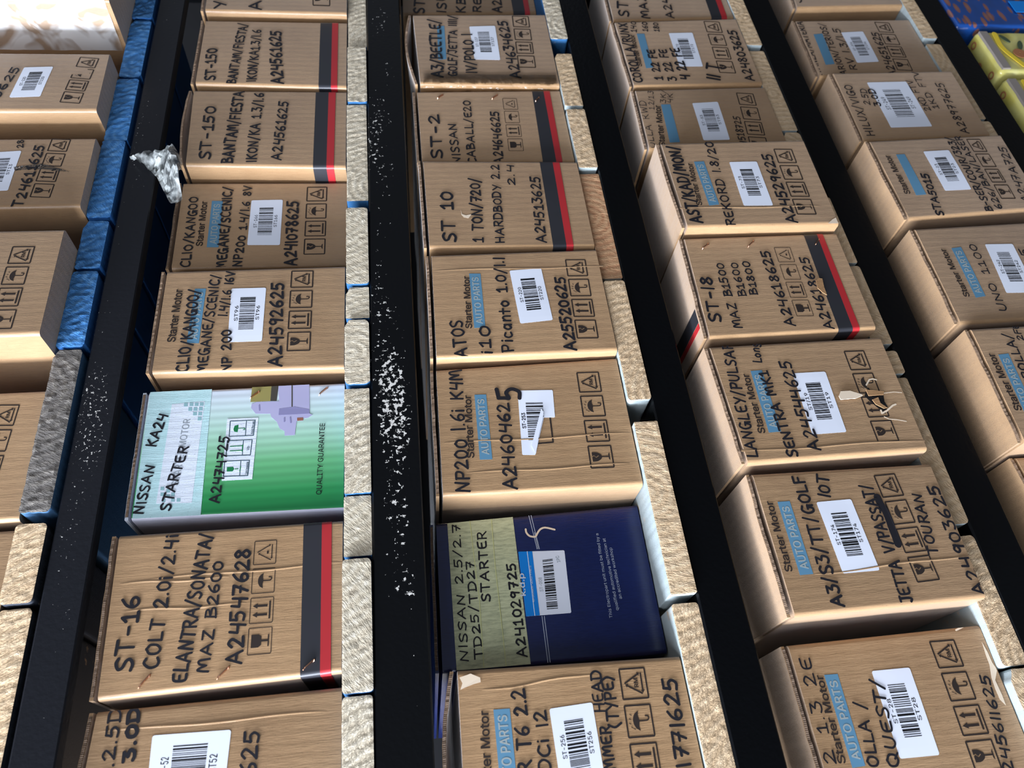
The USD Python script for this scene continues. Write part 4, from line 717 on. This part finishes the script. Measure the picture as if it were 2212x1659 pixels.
def carton(ci, c):
    rg = random.Random(1000 + ci); q = c['q']; d = c['d']
    ox, oy, oz = c['o']
    kind = c['n']; blue = c['mat'] == 'blue'; green = c['mat'] == 'green'
    bm = 'blue_carton' if blue else 'green_carton' if green else 'kraft'
    t = thing(kind, c['l'], 'carton' if kind == 'carton' else 'box', (ox, oy, ZO + oz))
    w = (q[1][0] - q[0][0] + q[2][0] - q[3][0]) / 2; h = (q[3][1] + q[2][1] - q[0][1] - q[1][1]) / 2
    amp = rg.uniform(-.0003, .0012); sd = ci * 13
    def disp(x, z):
        x, z = np.asarray(x, float), np.asarray(z, float)
        u, v = np.clip(x / w, 0, 1), np.clip(z / h, 0, 1)
        env = np.minimum(1, 6 * np.minimum(np.minimum(u, 1 - u), np.minimum(v, 1 - v)))
        n = meshkit.noise(np.c_[x.ravel() * 26, z.ravel() * 26, np.full(x.size, 3.3)], seed=sd).reshape(x.shape) - .5
        return -(amp * np.sin(np.pi * u) * np.sin(np.pi * v) + .0007 * n * env)
    # body: folded sleeve with rounded vertical folds, a slit under the lid flap
    fr = .0036
    foot = sbox(0, 0, w, d).buffer(-fr).buffer(fr, quad_segs=5)
    foot = max(polys(foot), key=lambda p: p.area)
    cs = manifold3d.CrossSection([np.array(shapely.geometry.polygon.orient(foot).exterior.coords)[:-1]])
    hb = h - RIM - SLIT if c['row'] > 2 else h
    body = manifold3d.Manifold.extrude(cs, hb).refine_to_length(.0075)
    def warp(v, z_is_world=False):
        a, b = v[:, 0] / w, v[:, 2] / h
        xz = bilinear(q, a, b); return np.c_[xz[:, 0], v[:, 1], xz[:, 1]]
    v, f = vf(body); fw = np.clip(1 - v[:, 1] / .004, 0, 1)
    v2 = warp(v); v2[:, 1] += fw * disp(v2[:, 0], v2[:, 2])
    side = (v[:, 1] > .01) & (v[:, 1] < d - .01)
    nz = meshkit.noise(np.c_[v[:, 1] * 30, v[:, 2] * 30, v[:, 0] * 5], seed=sd + 1) - .5
    v2[:, 0] += np.where(side & (v[:, 0] < 1e-5), np.abs(nz) * .0012, 0)
    obj('body', (v2, f), bm, t, smooth=40)
    # lid flap: a sheet on top whose raw corrugated edge shows above the slit
    B = c.get('bulge', 0); lift = c.get('lift', 0)
    lid = manifold3d.Manifold.cube([w - .0008, d - .001, RIM]).translate([.0004, .0006, hb + SLIT]).refine_to_length(.006)
    v, f = vf(lid)
    u = v[:, 0] / w; fall = np.clip(1 - v[:, 1] / .09, 0, 1)
    wob = (meshkit.noise(np.c_[v[:, 0] * 60, np.zeros(len(v)), np.zeros(len(v))], seed=sd + 2) - .5)
    dz = (B + lift * .25) * np.sin(np.pi * u) * fall + np.abs(wob) * .0008 * fall
    dy = np.where(v[:, 1] < .002, (wob + .5) * .0012, 0)
    vv = warp(v); vv[:, 2] += dz; vv[:, 1] += dy
    lidp = obj('lid_flap', (vv, f), 'white_print' if green else bm, t, smooth=40)
    n = 60; xs = np.linspace(.0025, w - .0025, n); ev = []
    for i, x in enumerate(xs):
        uu = x / w; wb = (meshkit.noise(np.array([[x * 60, 0, 0]]), seed=sd + 2)[0] - .5)
        z0 = hb + SLIT + .0003 + (B + lift * .25) * math.sin(math.pi * uu) + abs(wb) * .0008; j = rg.uniform(-.0003, .0003)
        yy = -.0002 + (wb + .5) * .0012
        ev += [(x, yy + j, z0), (x, yy + j + .0006, z0 + RIM - .0006), (x, yy + .0012, z0), (x, yy + .0012, z0 + RIM - .0008)]
    fe = []
    for i in range(n - 1):
        a, b2 = 4 * i, 4 * i + 4
        fe += [(a, b2, a + 1), (b2, b2 + 1, a + 1), (a + 1, b2 + 1, a + 3), (b2 + 1, b2 + 3, a + 3), (a + 2, a + 3, b2 + 2), (b2 + 2, a + 3, b2 + 3), (a, a + 2, b2), (b2, a + 2, b2 + 2)]
    ev = np.array(ev); ev = warp(ev)
    obj('corrugated_edge', (ev, np.array(fe)), 'flute_edge', lidp)
    if c.get('lidstripe'):
        for ua, ub, m, nm in ((.17, .30, 'stripe_black', 'black_stripe'), (.115, .165, 'stripe_red', 'red_stripe')):
            g = boxm(w * ua, w * ub, .004, d - .004, h + .0002, h + .00035); gv = g.subdivide_to_size(.012); obj(nm, (warp(np.asarray(gv.vertices)), np.asarray(gv.faces)), m, lidp)
    # print, stickers, writing
    front = Polygon([q[0], q[1], q[2], q[3]]).buffer(-.0008)
    if hb < h: front = front.intersection(sbox(-1, -1, 1, hb - .0004))
    def sheet(name, g, m, lay, parent=t, seg=None, label=None, thick=.00004):
        g = shapely.make_valid(g).intersection(front)
        if seg and not g.is_empty: g = shapely.segmentize(g, seg)
        if g.is_empty: return None
        big = [p for p in polys(g) if min(p.bounds[2] - p.bounds[0], p.bounds[3] - p.bounds[1]) > .012 and p.area > 6e-5]
        if big:
            x0, z0, x1, z1 = g.bounds; cells = []
            for x in np.arange(x0, x1, .007):
                for z in np.arange(z0, z1, .007): cells += polys(g.intersection(sbox(x, z, x + .007, z + .007)))
            g = shapely.MultiPolygon(cells)
        r = flat(g, -LAY - lay * .00006, thick, disp)
        if r is None: return None
        return obj(name, r, m, parent, label=label)
    def dense(name, q4, m, lay, parent=t, radius=0, label=None):
        g = quadmap(q4, sbox(0, 0, 1, 1)).intersection(front)
        if radius: g = g.buffer(-radius).buffer(radius, quad_segs=4)
        cells = []
        x0, z0, x1, z1 = g.bounds; st = .007
        pr = shapely.prepare(g)
        for x in np.arange(x0, x1, st):
            for z in np.arange(z0, z1, st):
                cc = g.intersection(sbox(x, z, x + st, z + st))
                if not cc.is_empty: cells += polys(cc)
        vs, fs, off = [], [], 0
        for p in cells:
            r = flat(p, -LAY - lay * .00006, .00004, disp)
            if r is None: continue
            vs.append(r[0]); fs.append(r[1] + off); off += len(r[0])
        return obj(name, (np.vstack(vs), np.vstack(fs)), m, parent, label=label)
    for p in c['p']:
        k = p[0]
        if k == 'H':
            sheet('handwriting', handwriting(p[1], *p[2:7], p[7], rg), 'marker_ink', 7)
        elif k == 'P':
            sheet('printed_text', printed(p[1], *p[2:7], bold=(p[7] == 'print_ink' or p[1] == 'k.d.p')), p[7], 10 if p[7] == 'white_print' else 3)
        elif k == 'I':
            st, x0, z0, x1, z1, hh = p[1:]
            L = math.hypot(x1 - x0, z1 - z0); e = np.array(((x1 - x0) / L, (z1 - z0) / L)); nn = np.array((-e[1], e[0]))
            zero = np.array((x0, z0)); sz = L * .225; stp = (L - sz) / 3
            if c.get('sheary'): nn = np.array(c['sheary'])
            for i in range(4):
                g = ICONS[(i, st)]
                if ci == 1 and i == 2: g = g.intersection(Polygon([(0, 0), (1, 0), (1, .35), (.5, .1), (.35, 1), (0, 1)]))
                sheet(INAME[i], place(g, zero + e * stp * i, e * sz, np.array((0, 1)) * hh if abs(e[1]) > .12 else nn * hh), 'print_ink', 0)
        elif k == 'F':
            sheet('fragile_symbol', quadmap(p[1], ICONS[(0, 'A')]), 'print_ink', 0)
        elif k == 'B':
            b2 = dense('blue_band', p[1], 'band_blue', 0)
            if p[2]:
                g = affinity.affine_transform(printed(p[2], 0, 0, 1, 0, 1), [.86, 0, 0, .56, .07, .22]); sheet('band_lettering', quadmap(p[1], g), 'band_letter', 1.5, b2)
        elif k == 'L':
            lb = dense('barcode_sticker', p[1], 'sticker_white', 1, radius=.0016)
            r2 = random.Random(p[2])
            sheet('barcode', quadmap(p[1], bars(r2, .22, .82, .28, .72)), 'print_black', 2.2, lb)
            g = affinity.affine_transform(printed(p[2], 0, 0, 1, 0, 1, False), [.28, 0, 0, .10, .38, .76]); sheet('sticker_text', quadmap(p[1], g), 'print_black', 2.2, lb)
            g = affinity.affine_transform(printed(p[3], 0, 0, 1, 0, 1, False), [.26, 0, 0, .10, .39, .14]); sheet('sticker_text', quadmap(p[1], g), 'print_black', 2.2, lb)
        elif k == 'K':      # half-peeled sticker
            g = Polygon(p[1]).buffer(-.0012).buffer(.0012); lb = sheet('barcode_sticker', g, 'sticker_white', 1, seg=.004)
            P = np.array(p[1]); q4 = [P[0], P[1], P[1] + (P[5] - P[0]), P[5]]
            cut = LineString([P[3], P[4]]); bb = quadmap(q4, bars(random.Random(253), .22, .80, .32, .80)).intersection(Polygon(p[1]).buffer(-.001))
            sheet('barcode', bb, 'print_black', 2.2, lb)
            gt = affinity.affine_transform(printed(p[2], 0, 0, 1, 0, 1), [.24, 0, 0, .10, .40, .84]); sheet('sticker_text', quadmap(q4, gt), 'print_black', 2.2, lb)
        elif k == 'S':
            q4 = p[1]; nm = p[2]
            Q4 = [(w + .02, q4[0][1]), (w + .02, q4[1][1]), (-.02, q4[2][1]), (-.02, q4[3][1])]
            zl = (q4[2][1], q4[3][1]); zr = (q4[1][1], q4[0][1])
            ringo = np.array(sbox(-.0003, -.0003, w + .0003, d * .9).buffer(-fr).buffer(fr, quad_segs=5).exterior.segmentize(.007).coords)[:-1]
            # keep the front, the folds and the sides (open at the back)
            i0 = int(np.argmax(ringo[:, 1] - (ringo[:, 0] > w / 2) * 10)); ringo = np.roll(ringo, -i0, 0); ringo = ringo[ringo[:, 1] < d * .88]
            order = np.argsort([(-y if x < .004 and y > .0031 else (10 + x if y <= .0031 else 20 + y)) for x, y in ringo]); ringo = ringo[order]
            vs, fs = [], []
            for x, y in ringo:
                uu = min(max(x / w, 0), 1); za, zb2 = zl[0] + (zr[0] - zl[0]) * uu, zl[1] + (zr[1] - zl[1]) * uu
                for z in np.linspace(za, zb2, 3):
                    xw = bilinear(q, np.array([x / w]), np.array([z / h]))[0][0]; fwk = min(max(1 - max(y, 0) / .004, 0), 1)
                    vs.append((xw, y + fwk * float(disp(np.array([xw]), np.array([z]))[0]) - .00005, z))
            for i in range(len(ringo) - 1):
                for j in range(2):
                    o = i * 3 + j; fs += [(o, o + 3, o + 1), (o + 1, o + 3, o + 4)]
            vs = np.array(vs)
            obj(nm.replace('stripe_black', 'black_stripe').replace('stripe_red', 'red_stripe'), (vs, np.array(fs)), nm, t, smooth=60)
        elif k == 'T':
            a, b2 = np.array(p[1:3]), np.array(p[3:5]); pts = []
            for s in np.linspace(0, 1, 9):
                xz = a + (b2 - a) * s; pts.append((xz[0], float(disp(xz[0], xz[1])) - .0007 - .0006 * math.sin(math.pi * s) + (.0018 if s in (0, 1) else 0), xz[1]))
            tube = trimesh.creation.sweep_polygon(sbox(-.0009, -.00035, .0009, .00035), np.array(pts)); obj('staple', tube, 'copper', t)
        elif k == 'G':
            q4, m, nm, lay, lab = p[1:]
            if len(q4) == 4 and m in ('white_print', 'teal_print'): dense(nm, q4, m, lay, label=lab)
            else:
                raised = m in ('kraft_in',) or nm in ('torn_flap',)
                g = Polygon(q4).buffer(0)
                sheet(nm, g, 'clear_tape' if m == 'tape' else m, lay + (24 if raised else 0), seg=.004, label=lab, thick=.0006 if raised else .00004)
        elif k == 'W':
            pts, m, nm, wd, lay = p[1:]
            sheet(nm, LineString(smoothpath(pts, 4) if len(pts) > 5 else pts).buffer(wd / 2, quad_segs=3), m, lay + (.8 if nm != 'scribble' else 2), seg=.006)
        elif k == 'M':
            dense('masking_tape', p[1], 'masking', 3)
        elif k == 'D':
            lb = dense('price_sticker', p[1], 'sticker_white', 1, radius=.001)
            sheet('blue_header', quadmap(p[1], sbox(0, .70, 1, 1)), 'sticker_blue', 5, lb); sheet('header_line', quadmap(p[1], sbox(0, .80, 1, .815)), 'sticker_white', 8, lb)
        elif k == 'R':
            sheet('barcode', quadmap(p[1], bars(random.Random(8), 0, 1, 0, 1, 80)), 'print_black', 5)
        elif k == 'C':
            a, b2 = np.array(p[1]), np.array(p[2]); n = 24; vs, fs = [], []
            e = (b2 - a) / np.linalg.norm(b2 - a); nn = np.array((-e[1], e[0]))
            for i in range(n + 1):
                s = i / n; base = a + (b2 - a) * s + nn * .0007 * math.sin(s * 9 + ci); hgt = .00035 * math.sin(math.pi * s) ** .5
                for o, y in ((-.0011, .0001), (-.0004, -hgt), (.0004, -hgt), (.0011, .0001)):
                    xz = base + nn * o; vs.append((xz[0], float(disp(xz[0], xz[1])) + y, xz[1]))
            for i in range(n):
                for j in range(3):
                    o = i * 4 + j; fs += [(o, o + 4, o + 1), (o + 1, o + 4, o + 5)]
            obj('crease', (np.array(vs), np.array(fs)), 'kraft', t, smooth=True)
        elif k == 'X':
            up, lo = smoothpath(p[1], 6), smoothpath(p[2], 6); n, mrows = 40, 14
            tu, tl = np.linspace(0, 1, len(up)), np.linspace(0, 1, len(lo)); vs, fs = [], []
            for i in range(n + 1):
                s = i / n; a = np.array([np.interp(s, tu, up[:, j]) for j in (0, 1)]); b2 = np.array([np.interp(s, tl, lo[:, j]) for j in (0, 1)])
                for j in range(mrows + 1):
                    r_ = j / mrows; xz = a + (b2 - a) * r_
                    nv = meshkit.fbm(np.array([[xz[0] * 170 + r_ * 2, xz[1] * 170, 3.3]]), 3, seed=3)[0] - .5
                    vs.append((xz[0] + nv * .004, -.012 - .010 * math.sin(r_ * 5) * s + nv * .022, xz[1] + nv * .003))
            for i in range(n):
                for j in range(mrows):
                    o = i * (mrows + 1) + j; fs += [(o, o + 1, o + mrows + 1), (o + 1, o + mrows + 2, o + mrows + 1)]
            obj('torn_tape', (np.array(vs), np.array(fs)), 'crumpled_film', t, smooth=25, label='crumpled torn end of clear packing tape')
    # clear packing tape over a fold
    if c.get('tape'):
        vs, fs = [], []; nz, n2 = 40, 12
        wfront, wside = (.03, .06) if c['tape'] == 1 else (.016, .06)
        for i in range(nz + 1):
            z = h * (.02 + .96 * i / nz)
            for j in range(n2 + 1):
                s = -wside + (wside + wfront) * j / n2
                x, y = (-.0006, -s) if s < 0 else (s, -.0007)
                if c['tape'] == 1 and s > 0: y = -.0016
                nzv = meshkit.fbm(np.array([[z * 60, s * 90, ci]]), 3, seed=4)[0] - .35
                if s < 0: x -= max(0, nzv) * .004
                else: y -= max(0, nzv) * .002
                xz = bilinear(q, np.array([x / w]), np.array([z / h]))[0]; vs.append((xz[0], y, xz[1]))
        for i in range(nz):
            for j in range(n2):
                o = i * (n2 + 1) + j; fs += [(o, o + 1, o + n2 + 1), (o + 1, o + n2 + 2, o + n2 + 1)]
        obj('packing_tape', (np.array(vs), np.array(fs)), 'glossy_film' if c['tape'] == 1 else 'clear_tape', t, smooth=True)
for ci, c in enumerate(CARTONS): carton(ci, c)

# ------------------------------------------------------------------ shiny packs on the lowest shelf
def soft_box(w, d, h, r, seed, amp=.002):
    c = [manifold3d.Manifold.sphere(r, 20).translate([x, y, z]) for x in (r, w - r) for y in (r, d - r) for z in (r, h - r)]
    v, f = vf(manifold3d.Manifold.batch_hull(c).refine_to_length(.006))
    n = meshkit.fbm(v * 55, 3, seed=seed) - .5
    dirn = v - np.array([w / 2, d / 2, h / 2]); dirn /= np.linalg.norm(dirn, axis=1, keepdims=True)
    return v + dirn * (n * amp)[:, None], f
def pack(name, label, x0, x1, z1, y0, m, seed):
    z0 = -.9323; w, h = x1 - x0, z1 - z0
    t = thing(name, label, 'pack', (x0, y0, ZO + z0))
    obj('wrapper', soft_box(w, .12, h, .006, seed), m, t, smooth=50)
    return t, w, h
def ring2d(x, z, r, r2=.6): return shapely.Point(x, z).buffer(r).difference(shapely.Point(x, z).buffer(r * r2))
def lay_top(g, z):      # sheet lying on a top face: plan (x, y)
    parts = [trimesh.creation.extrude_polygon(p, .0002, engine='earcut') for p in polys(g)]
    m = trimesh.util.concatenate(parts); m.apply_translation((0, 0, z)); return m
for k, (lab, xa, xb, zt, y0) in enumerate((('yellow shiny pack with brown ring print, directly below the blue pack', .766, .8485, -.768, .001), ('yellow shiny pack cut off by the right edge, second below the blue pack', .655, .757, -.768, .004))):
    t, w, h = pack('yellow_pack', lab, xa, xb, zt, y0, 'yellow_pack', 40 + k)
    obj('top_print', lay_top(unary_union([ring2d(w * .45, .022, .0055, .2), ring2d(w * .82, .012, .005), ring2d(w * .80, .024, .005), ring2d(w * .12, .014, .005), ring2d(w * .17, .025, .005)]), h + .0006), 'ring_brown', t)
    obj('seam_strip', boxm(.004, w - .004, -.0022, .002, h - .014, h - .003), 'strip_grey', t, label='grey sealed seam under the top edge')
    def face(nm, g, m): obj(nm, flat(g, -.0016, .0004), m, t)
    face('front_stripe', LineString(smoothpath([(w - .008, h - .024), (w * .55, h - .022), (.01, h - .036)])).buffer(.0035), 'strip_yellow')
    face('fruit_print', unary_union([ring2d(w * .42, h - .042, .009, .1)]), 'ring_brown')
    face('leaf_print', unary_union([affinity.rotate(affinity.scale(shapely.Point(w * .78, h - .034).buffer(.009), 1, .4), 30), affinity.rotate(affinity.scale(shapely.Point(w * .62, h - .05).buffer(.010), 1, .35), -25)]), 'leaf_green')
    face('front_stripe', LineString([(w * .35, h - .056), (.006, h - .05)]).buffer(.002), 'strip_yellow')
t, w, h = pack('blue_pack', 'blue glossy foil pack with brown print in the upper right corner', .857, 1.08, -.7455, .0, 'blue_foil', 61)
obj('front_window', flat(sbox(.030, h - .124, .055, h - .100), -.0018, .0004), 'sticker_blue', t, label='bright sky blue printed square')
